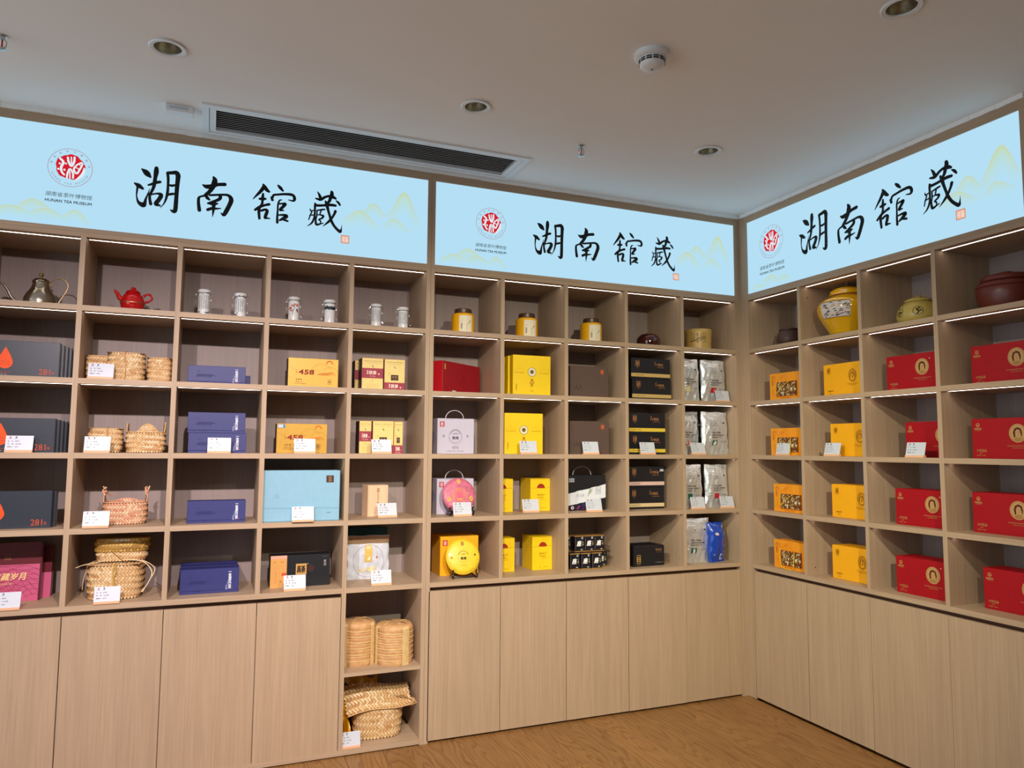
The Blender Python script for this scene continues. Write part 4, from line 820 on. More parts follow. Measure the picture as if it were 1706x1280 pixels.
k1 = carton('gift_box', 'dark navy box with an orange left panel, wrapped in film, bottom shelf', 'L', -2.785, -2.493, .125, FL[4], .158, .09, 'black_card', d_bk, rot=.02)
MB().add([(.146, .0, .0), (.155, .012, .01), (.150, .02, .16), (.157, .004, .163), (.148, -.002, .155), (.152, .004, .08)], [(0, 1, 5), (5, 1, 2), (5, 2, 3), (5, 3, 4), (0, 5, 4)], 'clear_film').build('film_flap', k1)
card('price card in front of the dark and orange box, bottom shelf', 'L', -2.676, .02, FL[4])
# ------------------------------------------------------------------ porcelain canisters, top shelf
def canister(label, x, h, style):
    t = thing('tea_canister', label, 'canister', 'L', x, .11, FL[0], group='porcelain canisters in clear film on the top shelf'); R = .0275
    MB().lathe([(R-.003, 0), (R, .003), (R, h-.014), (R-.001, h-.012)], 'porcelain', 36).build('canister_body', t, smooth=True)
    MB().lathe([(R+.001, h-.0125), (R+.0025, h-.009), (R+.003, h-.003), (R+.0005, h), (R*.5, h+.001), (0, h+.001)], 'porcelain', 36).build('canister_lid', t, smooth=True)
    p = Print(lambda u, v, k: (math.sin(u/R)*(R+k), -math.cos(u/R)*(R+k), v)); rnd = random.Random(int(abs(x)*1e4))
    p.rect(-.06, h-.020, .06, h-.016, '54585c' if style != 'top' else '2a3440', 24)
    if style in ('script', 'scriptdot'):
        for c in range(7):
            u = -.03+.01*c; p.text('\n'.join(rnd.choice('茶香清心山水雲月風花') for _ in range(6)), u, h*.52, h*.52, '70787c', w=.0068, sp=.75)
    if style in ('scriptdot',):
        for i in range(16): p.disc(-.04+.08*rnd.random(), rnd.choice([h*.12, h*.80])+.012*rnd.random(), .0026+.0015*rnd.random(), rnd.choice(['2c3a6c', '2c5048', '3c4a78']), n=8)
    if style == 'flower':
        for i in range(9): p.disc(-.026+.05*rnd.random(), h*(.42+.28*rnd.random()), .004+.003*rnd.random(), rnd.choice(['B84838', 'C86048', '2c5a50', '3c4450']), n=8)
        p.line([(-.01, h*.3, .002), (-.004, h*.5, .003), (.006, h*.6, .001)], .002, '2c4a44')
    if style == 'top':
        for i in range(10): p.disc(-.034+.068*i/9, h*(.66+.05*rnd.random()), .006, rnd.choice(['2a3640', '3c4c50']), n=8, ry=.010)
        for i in range(14): p.disc(-.03+.06*rnd.random(), h*(.2+.35*rnd.random()), .0012, '8c9498', n=6)
    p.build('painted_decoration', t)
    mb = MB()
    for s in (-1, 1):
        mb.grid(lambda a, b: (s*(R+.002+.012*a*(1+.3*math.sin(b*9))), .006*math.sin(b*14+a*3)*a-.006, .004+b*(h-.012)), 3, 10, 'clear_film')
    mb.build('clear_wrapper', t, smooth=True)
canister('canister with blue flower dots and small script, third cell top shelf, left of its pair', -3.142, .134, 'scriptdot')
canister('canister with dense small script and blue dots, third cell top shelf, right of its pair', -2.973, .130, 'scriptdot')
canister('canister with red and green flowers, fourth cell top shelf', -2.715, .133, 'flower')
canister('canister with dark blue brush band near the top, fourth cell top shelf', -2.533, .133, 'top')
canister('canister covered in small script, taller of the pair beside the wide post', -2.289, .131, 'script')
canister('canister covered in small script, smaller and right of the pair beside the wide post', -2.141, .125, 'script')
# ------------------------------------------------------------------ column 4
def fu(label, x0, x1, y, z, h, kind, d=.10, g='yellow and maroon tea boxes in the fifth column'):
    t = carton('tea_box', label, 'L', x0, x1, y, z, h, d, 'fu_card', d_fu(kind), group=g); sides(t, x1-x0, h, d, 'fu_side'); return t
fu('yellow tea box with maroon band across its middle, second shelf', -2.359, -2.245, .10, FL[1], .172, 1)
fu('yellow tea box with dark square label and maroon foot, second shelf', -2.239, -2.127, .10, FL[1], .171, 2)
fu('tea box behind the one with the middle maroon band, second shelf', -2.375, -2.262, .215, FL[1], .17, 1)
fu('yellow tea box with maroon middle band at the left of three, third shelf', -2.365, -2.305+.004, .10, FL[2], .172, 1)
fu('yellow tea box behind the price card, middle of three, third shelf', -2.298, -2.187, .08, FL[2], .172, 2)
fu('narrow yellow tea box at the right of three, third shelf', -2.181, -2.132, .10, FL[2], .171, 2)
card('price card in front of the three yellow tea boxes, third shelf', 'L', -2.262, .02, FL[2])
t = thing('wooden_tea_box', 'pale wooden box with vertical lettering turned slightly, fourth shelf', 'box', 'L', -2.243, .165, FL[3], .16)
MB().cbox(-.056, .056, 0, .09, 0, .166, 'pale_pine', .0015).build('box_body', t)
MB().cbox(-.0585, -.0565, .001, .089, .0, .168, 'pale_pine', .0005).build('sliding_panel', t)
p = Print(lambda u, v, k: (u, -k, v)); p.rect(-.008, .130, .006, .148, '8a5a34'); p.text('臻', -.001, .139, .012, 'E8CBA8'); p.text('古\n法\n千\n两', -.001, .095, .060, '6c4426', w=.010); p.disc(-.018, .02, .002, 'B04030'); p.build('printed_front', t)
card('price card leaning before the pale wooden box, fourth shelf', 'L', -2.206, .10, FL[3], .08, .104)
# pouch with a tea cake
def pouch(name, label, U, x, y, z, w, h, mat, rot=0, bulge=.02, seed=1, flare=0, group=None, cat='pouch', topband=.10, lean=.06):
    t = thing(name, label, cat, U, x, y, z, rot, group); rnd = random.Random(seed); ph = [rnd.random()*6 for _ in range(6)]
    def sh(a, b, s):
        u = 2*a-1; env = (1-u*u)**.45*(math.sin(min(1, b*1.35+.02)*math.pi*.5))*max(0, min(1, (1-b)/(topband+.12)))**.7 if b < 1 else 0
        cr = .0022*math.sin(u*9+b*7+ph[0])+.0016*math.sin(u*17-b*13+ph[1])+.0013*math.sin(b*25+u*5+ph[2])
        hw = w/2*(1+flare*(1-b))*(1-.03*math.sin(b*math.pi))
        return (u*hw+.0015*math.sin(b*20+ph[3]), -s*(bulge*env+cr*(.3+.7*max(0, 1-b)))*(1+.6*(1-b)) + b*lean*h - .004*s, .0005+b*h+.0015*math.sin(u*6+ph[4])*b)
    mb = MB(); mb.grid(lambda a, b: sh(a, b, 1), 22, 26, mat); mb.grid(lambda a, b: sh(1-a, b, -1), 22, 26, mat)
    mb.grid(lambda a, b: tuple(sh(a, 0, 1)[i]*(1-b)+sh(a, 0, -1)[i]*b for i in range(3)), 22, 2, mat)
    for e in (0, 1): mb.grid(lambda a, b: tuple(sh(e, a, 1)[i]*(1-b)+sh(e, a, -1)[i]*b for i in range(3)), 26, 1, mat)
    mb.build('pouch_body', t, smooth=True)
    P_ = Print(lambda u, v, k: (lambda q: (q[0], q[1]-.0012-k, q[2]))(sh(max(0, min(1, u)), max(0, min(1, v)), 1)))
    return t, P_
carton('gift_box', 'dark teal flat box behind the white paper pouch, bottom shelf', 'L', -2.372, -2.155, .31, FL[4], .262, .04, 'teal_card')
t, p = pouch('paper_pouch', 'white paper pouch holding a round tea cake, with gold label, bottom shelf', 'L', -2.277, .225, FL[4], .228, .228, 'paper_bag', bulge=.014, seed=4)
for i in range(18): p.rect(i/18, .82, (i+1)/18+.001, .985, 'C09A78')
p.ring(.5, .42, .37, .007, '9098A8', ry=.375); 
for j in range(6): p.rect(.40, .40+.065*j, .58, .466+.065*j, 'D8B860')
p.text('云\n顶\n雪', .49, .60, .32, 'F6F2E4', w=.11, bold=.03, sp=.8); p.line([(.70, .64), (.70, .52)], .006, '9098a8'); p.disc(.70, .50, .022, 'C83A3A', n=10); p.text('云顶雪', .36, .56, .02, '9aa0ae', w=.05)
for k in range(14): p.disc(.30+.4*random.random(), .14+.12*random.random(), .04, 'E2D49C', n=7, ry=.035)
p.build('printed_front', t)
card('price card before the white paper pouch, bottom shelf', 'L', -2.248, .02, FL[4])
# base shelves
def husk_bundle(label, x, y, z, R, H_, seed, twist):
    t = thing('husk_wrapped_cakes', label, 'tea bundle', 'L', x, y, z, twist, group='husk-wrapped stacks of tea cakes in the base shelf'); rnd = random.Random(seed); n = 7; prof = [(R*.97, 0)]
    for k in range(n):
        z0, z1 = H_*k/n, H_*(k+1)/n
        for q in (.12, .3, .5, .7, .88): prof.append((R*(.965+.035*math.sin(q*math.pi)+.012*rnd.random()), z0+(z1-z0)*q))
    prof += [(R*.955, H_+.003), (R*.86, H_+.010), (R*.6, H_+.014), (R*.25, H_+.015), (0, H_+.014)]
    mb = MB(); mb.lathe(prof, 'husk_leaf', 48)
    mb.v = [(a*(1+.018*math.sin(7*math.atan2(b, a)+c*30)), b*(1+.018*math.sin(7*math.atan2(b, a)+c*30)), c) for a, b, c in mb.v]
    mb.build('husk_wrap', t, smooth=True)
    for k in range(1, n):
        MB().tube([(R*1.005*math.cos(a), R*1.005*math.sin(a), H_*k/n+.002*math.sin(a+k)) for a in [2*math.pi*i/36 for i in range(37)]], .0026, 'husk_pale', 6, cap=False).build('bamboo_band', t, smooth=True)
    mb = MB()
    for a0, wd in ((-1.15, .42), (-2.9, .3)):
        def f(a, b):
            th = a0+wd*(a-.5); 
            if b < .72: zz = H_*b/.72; r = R*1.03
            else: q = (b-.72)/.28; zz = H_+.017*math.sin(q*math.pi/2)+.002; r = R*1.03*(1-q*.95)
            return (r*math.cos(th), r*math.sin(th), zz)
        mb.grid(f, 4, 20, 'husk_pale')
    mb.build('husk_strip', t, smooth=True)
    mb = MB()
    for k in range(4): strand(mb, [(R*.3*math.cos(k*1.7), R*.3*math.sin(k*1.7), H_+.017), (R*.62*math.cos(k*1.7+.4), R*.62*math.sin(k*1.7+.4), H_+.015), (R*.9*math.cos(k*1.7+.2), R*.9*math.sin(k*1.7+.2), H_+.006)], .0016, 'yixing_dark' if k % 2 else 'husk_pale', 10)
    mb.build('loose_fibre', t, smooth=True)
husk_bundle('husk-wrapped stack of tea cakes at the left, partly behind the divider, upper base shelf', -2.335, .17, .396, .091, .205, 3, .4)
husk_bundle('husk-wrapped stack of tea cakes at the right, upper base shelf', -2.152, .125, .396, .0985, .187, 9, 0)
TB = Tube(.254, .19, 3.0)
bb, TB = basket('big open woven basket with folded flap and frayed ends, lowest base shelf', 'L', -2.228, .155, .03, .262, .18, .165, rot=-.06, c=.0125, rnd=2, e=3, prof=lambda q: .93+.10*q)
def flap(u, v, l):    # the flap folds over the front: u across, v down from the back edge
    x = (u-.17)*(1-.06*v/.165); y = .08-.18*v/.165; z_ = .228-.075*(v/.165)**1.3+.010*math.sin(u*16)+.02*(u-.17)/.17*(v/.165)
    return (x, y-l*.3, z_+l)
mb = MB(); mb.grid(lambda a, b: flap(a*.34, b*.165, -.002), 24, 10, 'straw_gap'); weave(mb, flap, .34, .165, .0125, 'straw', 5); mb.build('woven_flap', bb, kind='stuff')
mb = MB(); mb.tube([flap(i/24*.34, .165, -.001) for i in range(25)], .0035, 'straw_1', 6); mb.build('flap_edge', bb, smooth=True)
mb = MB()
for k in range(7): strand(mb, [(.085+.012*k, -.04-.004*k, .20-.004*k), (.10+.013*k, -.07, .207-.004*k), (.118+.012*k, -.095, .222-.01*k)], .0022, 'straw_%d' % (k % 4), 6)
for k in range(3): strand(mb, [(.12, -.07, .17-.01*k), (.16, -.085, .165-.006*k), (.178+.006*k, -.09, .185-.01*k)], .0024, 'straw_%d' % k, 8)
mb.build('frayed_strips', bb, smooth=True)
t = thing('silk_cloth', 'crumpled golden yellow silk cloth stuffed beside and behind the big basket', 'cloth', 'L', -2.397, .20, .03)
mb = MB(); rnd = random.Random(5)
def silk(a, b):
    th = 2*math.pi*a; ph = math.pi*.5*b; r = 1+.16*math.sin(5*th+3*b)+.1*math.sin(11*th-5*b)+.07*math.sin(17*b+2*th)
    return (.026*r*math.cos(th)*math.cos(ph*.96)+.003*math.sin(b*8), .12*r*math.sin(th)*math.cos(ph*.96), .002+.185*math.sin(ph)*(1+.06*math.sin(th*6)))
mb.grid(silk, 40, 24, 'yellow_silk', wrap=True)
mb.grid(lambda a, b: (-.01+.21*a, .085+.010*math.sin(a*9)+.05*b, .20+.06*b+.022*math.sin(a*13)+.018*math.sin(b*7+a*5)), 22, 8, 'yellow_silk')
mb.build('silk_folds', t, smooth=True)
card('price card at the left front of the lowest base shelf, before the yellow silk', 'L', -2.390, .012, .03, 0)
# ================================================================== MIDDLE UNIT
def yjar(label, x, h):
    t = thing('tea_jar', label, 'jar', 'L', x, .14, FL[0], group='yellow tea jars with brown lids'); R = .066; hb = h*.83
    MB().lathe([(R-.006, 0), (R, .005), (R, hb-.018), (R-.005, hb-.006), (R-.016, hb)], 'jar_yellow', 44).build('jar_body', t, smooth=True)
    MB().lathe([(R-.021, hb), (R-.018, hb+.002), (R-.018, h-.004), (R-.022, h), (0, h+.001)], 'jar_lid', 40).build('screw_lid', t, smooth=True)
    p = Print(lambda u, v, k: (math.sin(u/R-.1)*(R+k), -math.cos(u/R-.1)*(R+k), v)); p.rect(-.036, .012, .040, hb-.018, 'paper_label', 10)
    p.text('湖\n南\n黑', -.022, hb*.36, .034, '4a4038', w=.010, sp=.85, bold=.01); p.line([(.006, .016, .001), (.010, .040, .0015), (.004, .058, .001)], .001, '6a6a50'); p.line([(.008, .052, .001), (.022, .066, .003), (.032, .070, .001)], .002, '4c5040'); p.line([(-.022, .07, .001), (-.016, .082, .002)], .001, '7c7c60'); p.disc(.026, .074, .003, '50584a', n=8)
    p.build('paper_label', t)
yjar('yellow tea jar with brown lid nearest the wide middle post, top shelf', -1.787, .148)
yjar('yellow tea jar with brown lid, middle of the three, top shelf', -1.394, .151)
yjar('yellow tea jar with brown lid, rightmost of the three, top shelf', -.967, .153)
t = thing('lacquer_jar', 'squat glossy dark red-brown lidded jar, top shelf', 'jar', 'L', -.548, .155, FL[0])
MB().lathe([(.062, 0), (.072, .006), (.0775, .030), (.0755, .056), (.066, .074), (.060, .078)], 'lacquer', 44).build('jar_body', t, smooth=True)
MB().lathe([(.060, .078), (.056, .083), (.034, .090), (.012, .092), (.012, .096), (.006, .099), (0, .0992)], 'lacquer', 44).build('jar_lid', t, smooth=True)
t = thing('brush_pot', 'tan ceramic brush pot painted with dark bamboo, top shelf by the corner', 'brush pot', 'L', -.172, .15, FL[0])
MB().lathe([(.078, 0), (.086, .003), (.086, .014), (.082, .017), (.083, .060), (.0855, .110), (.0875, .134), (.085, .138), (.080, .134), (.078, .03), (0, .028)], 'bamboo_pot', 48).build('pot_wall', t, smooth=True)
p = Print(lambda u, v, k: (math.sin(u/.0845-.35)*(.0868+k), -math.cos(u/.0845-.35)*(.0868+k), v)); rnd = random.Random(2)
p.line([(-.075, .055, .002), (-.03, .070, .003), (.02, .088, .002)], .002, '4a3820'); p.line([(-.03, .05, .002), (.0, .075, .002), (.012, .112, .001)], .002, '4a3820')
for i in range(42):
    u, v = -.075+.10*rnd.random(), .040+.055*rnd.random()+.012; a = rnd.random()*6.28; L_ = .008; p.line([(u, v, .0006), (u+L_*.5*math.cos(a), v+L_*.5*math.sin(a), .0034), (u+L_*math.cos(a), v+L_*math.sin(a), .0004)], .002, rnd.choice(['3c3020', '54402a']))
p.build('bamboo_painting', t)
# column 0
t = thing('gift_box', 'large crimson box standing at an angle with a gold tag, second shelf', 'box', 'L', -1.930, .050, FL[1], .69)
MB().cbox(0, .395, 0, .068, 0, .174, 'crimson_card', .0015).build('box_body', t)
MB().box(-.0012, .0003, .001, .067, .002, .172, ink('B5101E')).build('box_side_flap', t)
p = Print(lambda u, v, k: (u, -k, v)); p.rect(.016, .128, .030, .158, 'C8A050'); p.text('尊\n品', .023, .143, .022, '6c3c10', w=.008); p.text('尊\n黑', .215, .105, .030, '7A0C14', w=.018); p.text('湖南黑茶', .215, .077, .008, '7A0C14', w=.05); p.line([(.16, .064), (.27, .064)], .001, '7A0C14'); p.build('printed_front', t)
MB().box(.098, .135, -.0016, -.0006, .0005, .016, 'card_white').build('sticker', t); MB().box(.285, .312, -.0016, -.0006, .0005, .015, 'card_white').build('sticker', t)
for row, label, y0 in ((2, 'white tea carton with round emblem and carrying strap, third shelf', .14), (3, 'white tea carton with carrying strap behind the pink tea cake, fourth shelf', .175)):
    t = carton('tea_carton', label, 'L', -1.928+.012*(row == 3), -1.714+.014*(row == 3), y0, FL[row], .196, .17 if row == 2 else .15, 'white_card_box', d_carton('5c4468', 'B83A54'), rot=0); strap(t, -.052, .055, .03, .196, .046, 'white_strap')
    p = Print(lambda u, v, k: (-.1075-k, u, v)); p.disc(.075, .095, .032, 'A8A4CC'); p.ring(.075, .095, .038, .001, '8c88b8'); p.build('side_emblem', t)
def cake(label, x, y, z, mat, style, rot=0):
    t = thing('tea_cake', label, 'tea cake', 'L', x, y, z, rot); R = .0955; tl = math.radians(-16); zc = .1075
    o = MB().lathe([(R-.008, -.009), (R, -.003), (R, .003), (R-.006, .009), (R*.72, .013), (0, .0135)][::1], mat, 56, axis='Y').build('cake_disc', t, smooth=True, loc=(0, .002, zc), rot=(tl, 0, 0))
    p = Print(lambda u, v, k: (u, -.0138-k*1.0, v) if math.hypot(u, v) < R*.72 else (u, -.0132+(math.hypot(u, v)-R*.72)/(R*.26)*.0040-k, v)); G = 'D8B040'
    if style == 'pink':
        p.ring(0, -.005, .040, .002, G); p.ring(0, 0, R*.94, .0014, 'B04C68'); p.disc(0, -.004, .034, 'D4627C')
        for q in range(26): p.line([(.022*math.cos(q), -.004+.022*math.sin(q), .001), (.032*math.cos(q+.25), -.004+.032*math.sin(q+.25), .002)], .002, G)
        p.text('百福', 0, -.026, .012, G, w=.022, bold=.03)
        for a, q in ((90, .075), (200, .066), (-20, .068)): p.disc(q*math.cos(math.radians(a)), q*math.sin(math.radians(a)), .010, 'D8B850', ry=.013); p.text('茶', q*math.cos(math.radians(a)), q*math.sin(math.radians(a)), .011, 'A04C50')
        rnd = random.Random(8)
        for i in range(110):
            a, q = rnd.random()*6.28, .044+.046*rnd.random(); u, v = q*math.cos(a), q*math.sin(a); p.line([(u, v, .0005), (u+.004*math.cos(a*3), v+.004*math.sin(a*3), .002), (u+.007*math.cos(a*3+1), v+.007*math.sin(a*3+1), .0005)], .001, rnd.choice(['B8486C', 'E898A8', 'C85C80']))
    else:
        p.ring(0, 0, .031, .001, '8c6a10'); p.ring(0, .002, .028, .0022, '8c6a10', a0=.3, a1=math.pi-.3); p.text('工夫甲子', 0, .013, .006, '6c4c10', w=.028, bold=.02); p.text('杨海', 0, -.009, .015, '3c2a10', w=.032, bold=.04); p.ring(0, 0, R*.93, .001, 'C8A020')
        p.rect(-.010, .060, .006, .080, 'A05024'); p.text('永\n巨', -.002, .070, .016, 'F0D060', w=.012); p.disc(.066, .008, .006, '7a5c14'); p.disc(-.066, -.004, .007, 'D88C28')
        p.text('湖南黑茶', 0, -.045, .006, 'D8B030', w=.036); 
        for i, c in enumerate('DARKTEAHUNAN'): a = math.radians(232+i*7); p.text(c, .083*math.cos(a), .083*math.sin(a), .005, '6c4c14', ang=a+math.pi/2)
        rnd = random.Random(4)
        for i in range(60):
            a, q = rnd.random()*6.28, .04+.045*rnd.random(); p.ring(q*math.cos(a), q*math.sin(a), .003, .0006, 'DDB424', a0=a, a1=a+3, n=6)
    p.build('wrapper_print', o)
    s = thing('plate_stand', 'small black wooden stand holding the %s tea cake' % style, 'stand', 'L', x, y, z, rot)
    for sx in (-1, 1):
        mb = MB(); mb.tube(bez([(.052*sx, .075, .004), (.055*sx, .03, .014), (.060*sx, -.018, .009), (.064*sx, -.046, .004), (.068*sx, -.050, .018), (.063*sx, -.043, .032), (.066*sx, -.047, .046)], 22), [.0042]*6+[.006]*11+[.0045]*6, 'ebony', 8); mb.build('curved_foot', s, smooth=True)
    MB().tube([(-.058, .03, .012), (.058, .03, .012)], .0038, 'ebony', 8).build('cross_bar', s)
    MB().tube(bez([(-.060, -.025, .008), (-.03, -.030, .0045), (.03, -.030, .0045), (.060, -.025, .008)], 10), .0040, 'ebony', 8).build('front_rail', s)
    return t
cake('pink wrapped round tea cake with gold seals on a black stand, fourth shelf', -1.806, .115, FL[3], 'pink_wrap', 'pink')
card('price card in front of the pink tea cake, fourth shelf', 'L', -1.812, .03, FL[3])
t = carton('tea_carton', 'golden yellow tea carton behind the yellow tea cake, bottom shelf', 'L', -1.893, -1.670, .17, FL[4], .213, .17, 'amber_card', d_carton('B06C10', 'B83A2C'))
cake('yellow wrapped round tea cake on a black stand, bottom shelf', -1.783, .105, FL[4], 'yellow_wrap', 'yellow', -.05)
# column 1
for row, n, x0 in ((1, 5, -1.504), (2, 4, -1.553)):
    for k in range(n):
        lab = [['lemon yellow square box with round badge, front of five, second shelf', 'second lemon yellow square box of five, second shelf', 'third lemon yellow square box of five, second shelf', 'fourth lemon yellow square box of five, second shelf', 'rearmost lemon yellow square box of five, second shelf'], ['lemon yellow square box with round badge behind the price card, third shelf', 'second lemon yellow square box, third shelf', 'third lemon yellow square box, third shelf', 'rearmost lemon yellow square box, third shelf']][row-1][k]
        carton('gift_box', lab, 'L', x0-(.009*k if row == 1 else 0), x0+.238-(.009*k if row == 1 else 0), .08+.052*k, FL[row], .232-(.001*k), .048, 'lemon_card', d_yellow_sq if k == 0 else None, group='lemon yellow square boxes, shelf %d' % (row+1))
card('price card in front of the lemon yellow square box, third shelf', 'L', -1.429, .02, FL[2])
for row, y, lab in ((3, .2, 'fourth shelf'), (4, .17, 'bottom shelf')):
    for k, (x0, x1) in enumerate(((-1.582, -1.449), (-1.338, -1.204))):
        carton('tea_box', 'tall yellow box with half sun at the %s, %s' % (('left', 'right')[k], lab), 'L', x0, x1, y+.0*k, FL[row], .190, .150, 'lemon_card', d_tall_yellow, group='tall yellow boxes with half suns, '+lab)
card('price card between the two tall yellow boxes, fourth shelf', 'L', -1.360, .14, FL[3])
# column 2
carton('gift_box', 'dark brown square box with copper seal, second shelf', 'L', -1.138, -.881, .08, FL[1], .188, .06, 'brown_card', d_brown)
carton('gift_box', 'dark brown box just showing behind the copper seal box, second shelf', 'L', -1.08, -.850, .165, FL[1], .153, .06, 'brown_card')
carton('gift_box', 'dark brown square box with copper seal behind the price card, third shelf', 'L', -1.141, -.878, .08, FL[2], .195, .06, 'brown_card', d_brown)
carton('gift_box', 'dark brown box just showing behind the copper seal box, third shelf', 'L', -1.08, -.846, .165, FL[2], .150, .06, 'brown_card')
card('price card in front of the dark brown box, third shelf', 'L', -1.027, .03, FL[2])
def d_ink(p, w, h):
    rnd = random.Random(4); top = [(w*i/24, h*(.47+.25*i/24+.02*rnd.random())) for i in range(25)]; bot = [(w*i/24, h*(.13+.22*i/24+.012*rnd.random())) for i in range(25)]
    vs = []; [vs.extend((a, b)) for a, b in zip(bot, top)]; p.pl(vs, [(2*i, 2*i+2, 2*i+3, 2*i+1) for i in range(24)], 'E4E8F0')
    p.text('天尖茶', w*.33, h*.42, .020, '8c98a8', w=.055, skew=.1)
    for i in range(4): p.line([(w*(.50+.02*i), h*(.36+.03*i), .001), (w*(.58+.01*i), h*(.60-.03*i), .004), (w*(.60+.02*i), h*.62, .001)], .002, ['B8C060', '60788c', '98A858', '8098a8'][i])
    p.frame(w*.73, h*.46, w*.87, h*.66, .0016, '50585c'); p.text('天尖', w*.80, h*.56, .026, '50585c', w=.026)
    p.rect(w*.03, h*.80, w*.17, h*.91, 'A0A8B4'); p.text('永巨', w*.10, h*.855, .012, '2a3038', w=.026)
    p.disc(w*.12, h*.08, .010, 'E6D8DC'); p.disc(w*.12, h*.08, .005, 'B84858'); p.poly([(w*.22, h*.04), (w*.30, h*.16), (w*.32, h*.12), (w*.26, h*.03)], 'B82848')
    for i in range(4): p.rect(w*.36, h*(.03+.045*i), w*.50, h*(.05+.045*i), '3050A0' if i % 2 else 'A84068')
    for i in range(6): p.line([(w*(.18+.04*i), h*.02, .001), (w*(.22+.04*i), h*.14, .003)], .002, '2C4890')
t = carton('tea_carton', 'black and white ink-wash carton with carrying strap, fourth shelf', 'L', -1.112, -.856, .165, FL[3], .210, .12, 'black_card', d_ink, rot=.0); strap(t, -.075, .05, .04, .210, .050, 'white_strap', .0018)
card('price card in front of the black and white carton, fourth shelf', 'L', -.996, .05, FL[3])
_tin = None
def tin(label, x, y, z, rot=0):
    global _tin
    if _tin is None:
        t = thing('tea_tin', label, 'tin', 'L', x, y, z, rot, 'small black tins with gilt rims'); w, h, d = .0655, .094, .065
        MB().cbox(-w/2, w/2, 0, d, .006, h-.006, 'tin_black', .002).build('tin_body', t); MB().cbox(-w/2-.001, w/2+.001, -.001, d+.001, h-.0065, h, 'gilt', .002).build('gilt_rim', t)
        MB().cbox(-w/2-.001, w/2+.001, -.001, d+.001, .0, .0065, 'gilt', .002).build('gilt_foot', t)
        p = Print(lambda u, v, k: (u, -k, v)); p.text('座', -.004, .050, .030, 'EEF0F2', w=.026, bold=.05, skew=.15); p.text('千\n两', .020, .050, .024, 'C8B888', w=.006, bold=.03); p.rect(.010, .074, .021, .087, '9AA4AC'); p.rect(.006, .012, .018, .0165, 'C8C8B8'); p.line([(-.029, .012), (-.029, .082)], .0012, '9C7A68')
        p.build('printed_front', t); _tin = t
    else:
        t = copy_thing(_tin); t['label'] = label; p, r = place('L', x, y, z, rot); t.location = p; t.rotation_euler = (0, 0, r)
    return t
for k, n_ in enumerate(('left', 'middle', 'right')):
    tin('black gilt-rimmed tin, lower row of the display, front %s' % n_, -1.098+.0715*k, .098-.002*k, FL[4], .0)
    tin('black gilt-rimmed tin, upper row of the display, %s of the front three' % n_, -1.066+.0655*k, .100, FL[4]+.1005)
tin('black gilt-rimmed tin, upper row of the display, at the far left', -1.142, .125, FL[4]+.1005)
tin('black gilt-rimmed tin, lower row of the display, at the far right behind', -.892, .145, FL[4], .0)
MB_ = MB().box(-1.150+.002, -.862, .1, .22, FL[4]+.0952, FL[4]+.1, 'tin_black'); tag(MB_.build('tin_tray'), 'thin black card tray between the two rows of black tins', 'tray')
for k in range(2): tin('black gilt-rimmed tin in the lower rear row, %s' % ('left', 'right')[k], -1.10+.075*k, .18, FL[4])
# column 3
def blk(label, x0, y, z, band, h=.128, w=.282, d=.12, dr=None): return carton('tea_box', label, 'L', x0, x0+w, y, z, h, d, 'black_card', dr or d_black(band), group='long black boxes with copper print')
Y1, Y2, Y3 = 'C8A868', 'E0C040', 'D8B8AC'
blk('black box with tan band, lower of the pair, second shelf', -.716, .08, FL[1], Y1); blk('black box with tan band, upper of the pair, second shelf', -.722, .08, FL[1]+.1285, Y1)
blk('black box with bright yellow band, lower of the pair, third shelf', -.741, .08, FL[2], Y2, .126, .26); blk('black box with bright yellow band, upper of the pair, third shelf', -.741, .08, FL[2]+.1265, Y2, .126, .26)
card('price card in front of the black boxes with yellow bands, third shelf', 'L', -.645, .02, FL[2])
blk('black box with cream band, lower of the pair, fourth shelf', -.712, .14, FL[3], 'D8C090', .131, .258); t = blk('black box with pinkish band and a small white tag, upper of the pair, fourth shelf', -.710, .14, FL[3]+.1315, Y3, .131, .258)
MB().box(.098, .122, -.003, -.001, .098, .112, 'card_white').build('small_tag', t); MB().tube([(.098, -.002, .104), (.078, -.002, .085)], .0007, 'card_white', 5).build('tag_string', t)
carton('tea_box', 'low wide black box with gold emblem at its left, bottom shelf', 'L', -.722, -.498, .072, FL[4], .122, .15, 'black_card', d_black_low, rot=.04, cham=.004)
# column 4 pouches
def d_pouch(p, tagc, cx=.5):
    for i in range(16): p.rect(i/16, .905, (i+1)/16+.001, .912, 'A0A4A8'); p.rect(i/16, .87, (i+1)/16+.001, .875, 'B0B4B8')
    p.text('ORGANIC  DARK  TEA', cx, .945, .022, '9a9a98', w=.7)
    p.line([(cx-.10, .76, .004), (cx-.06, .72, .016), (cx-.02, .76, .006)], .01, '2c3438'); p.disc(cx+.28, .745, .035, '38484c', n=8, ry=.022); p.text('HUNAN TEA', cx-.04, .685, .014, '38444a', w=.26)
    p.text('TEA TIME', cx-.03, .51, .033, '181c20', w=.34, bold=.02); p.text('SLOW DOWN', cx+.04, .455, .033, '181c20', w=.46, bold=.02); p.text('ENJOY IT', cx-.02, .40, .033, '181c20', w=.36, bold=.02)
    p.rect(cx-.18, .22, cx+.0, .335, tagc); p.text('品\n质', cx-.09, .278, .08, 'F0F0EC', w=.08, bold=.03); p.text('安化黑茶', cx+.24, .30, .02, '40484c', w=.22)
z = FL[1]
def silver(label, x, y, z, w, tagc, seed, rot=0, h=.272):
    t, p = pouch('foil_pouch', label, 'L', x, y, z, w, h, 'silver_foil', rot, .022, seed, .04, 'silver foil tea pouches', lean=.05); d_pouch(p, tagc); p.build('printed_front', t)
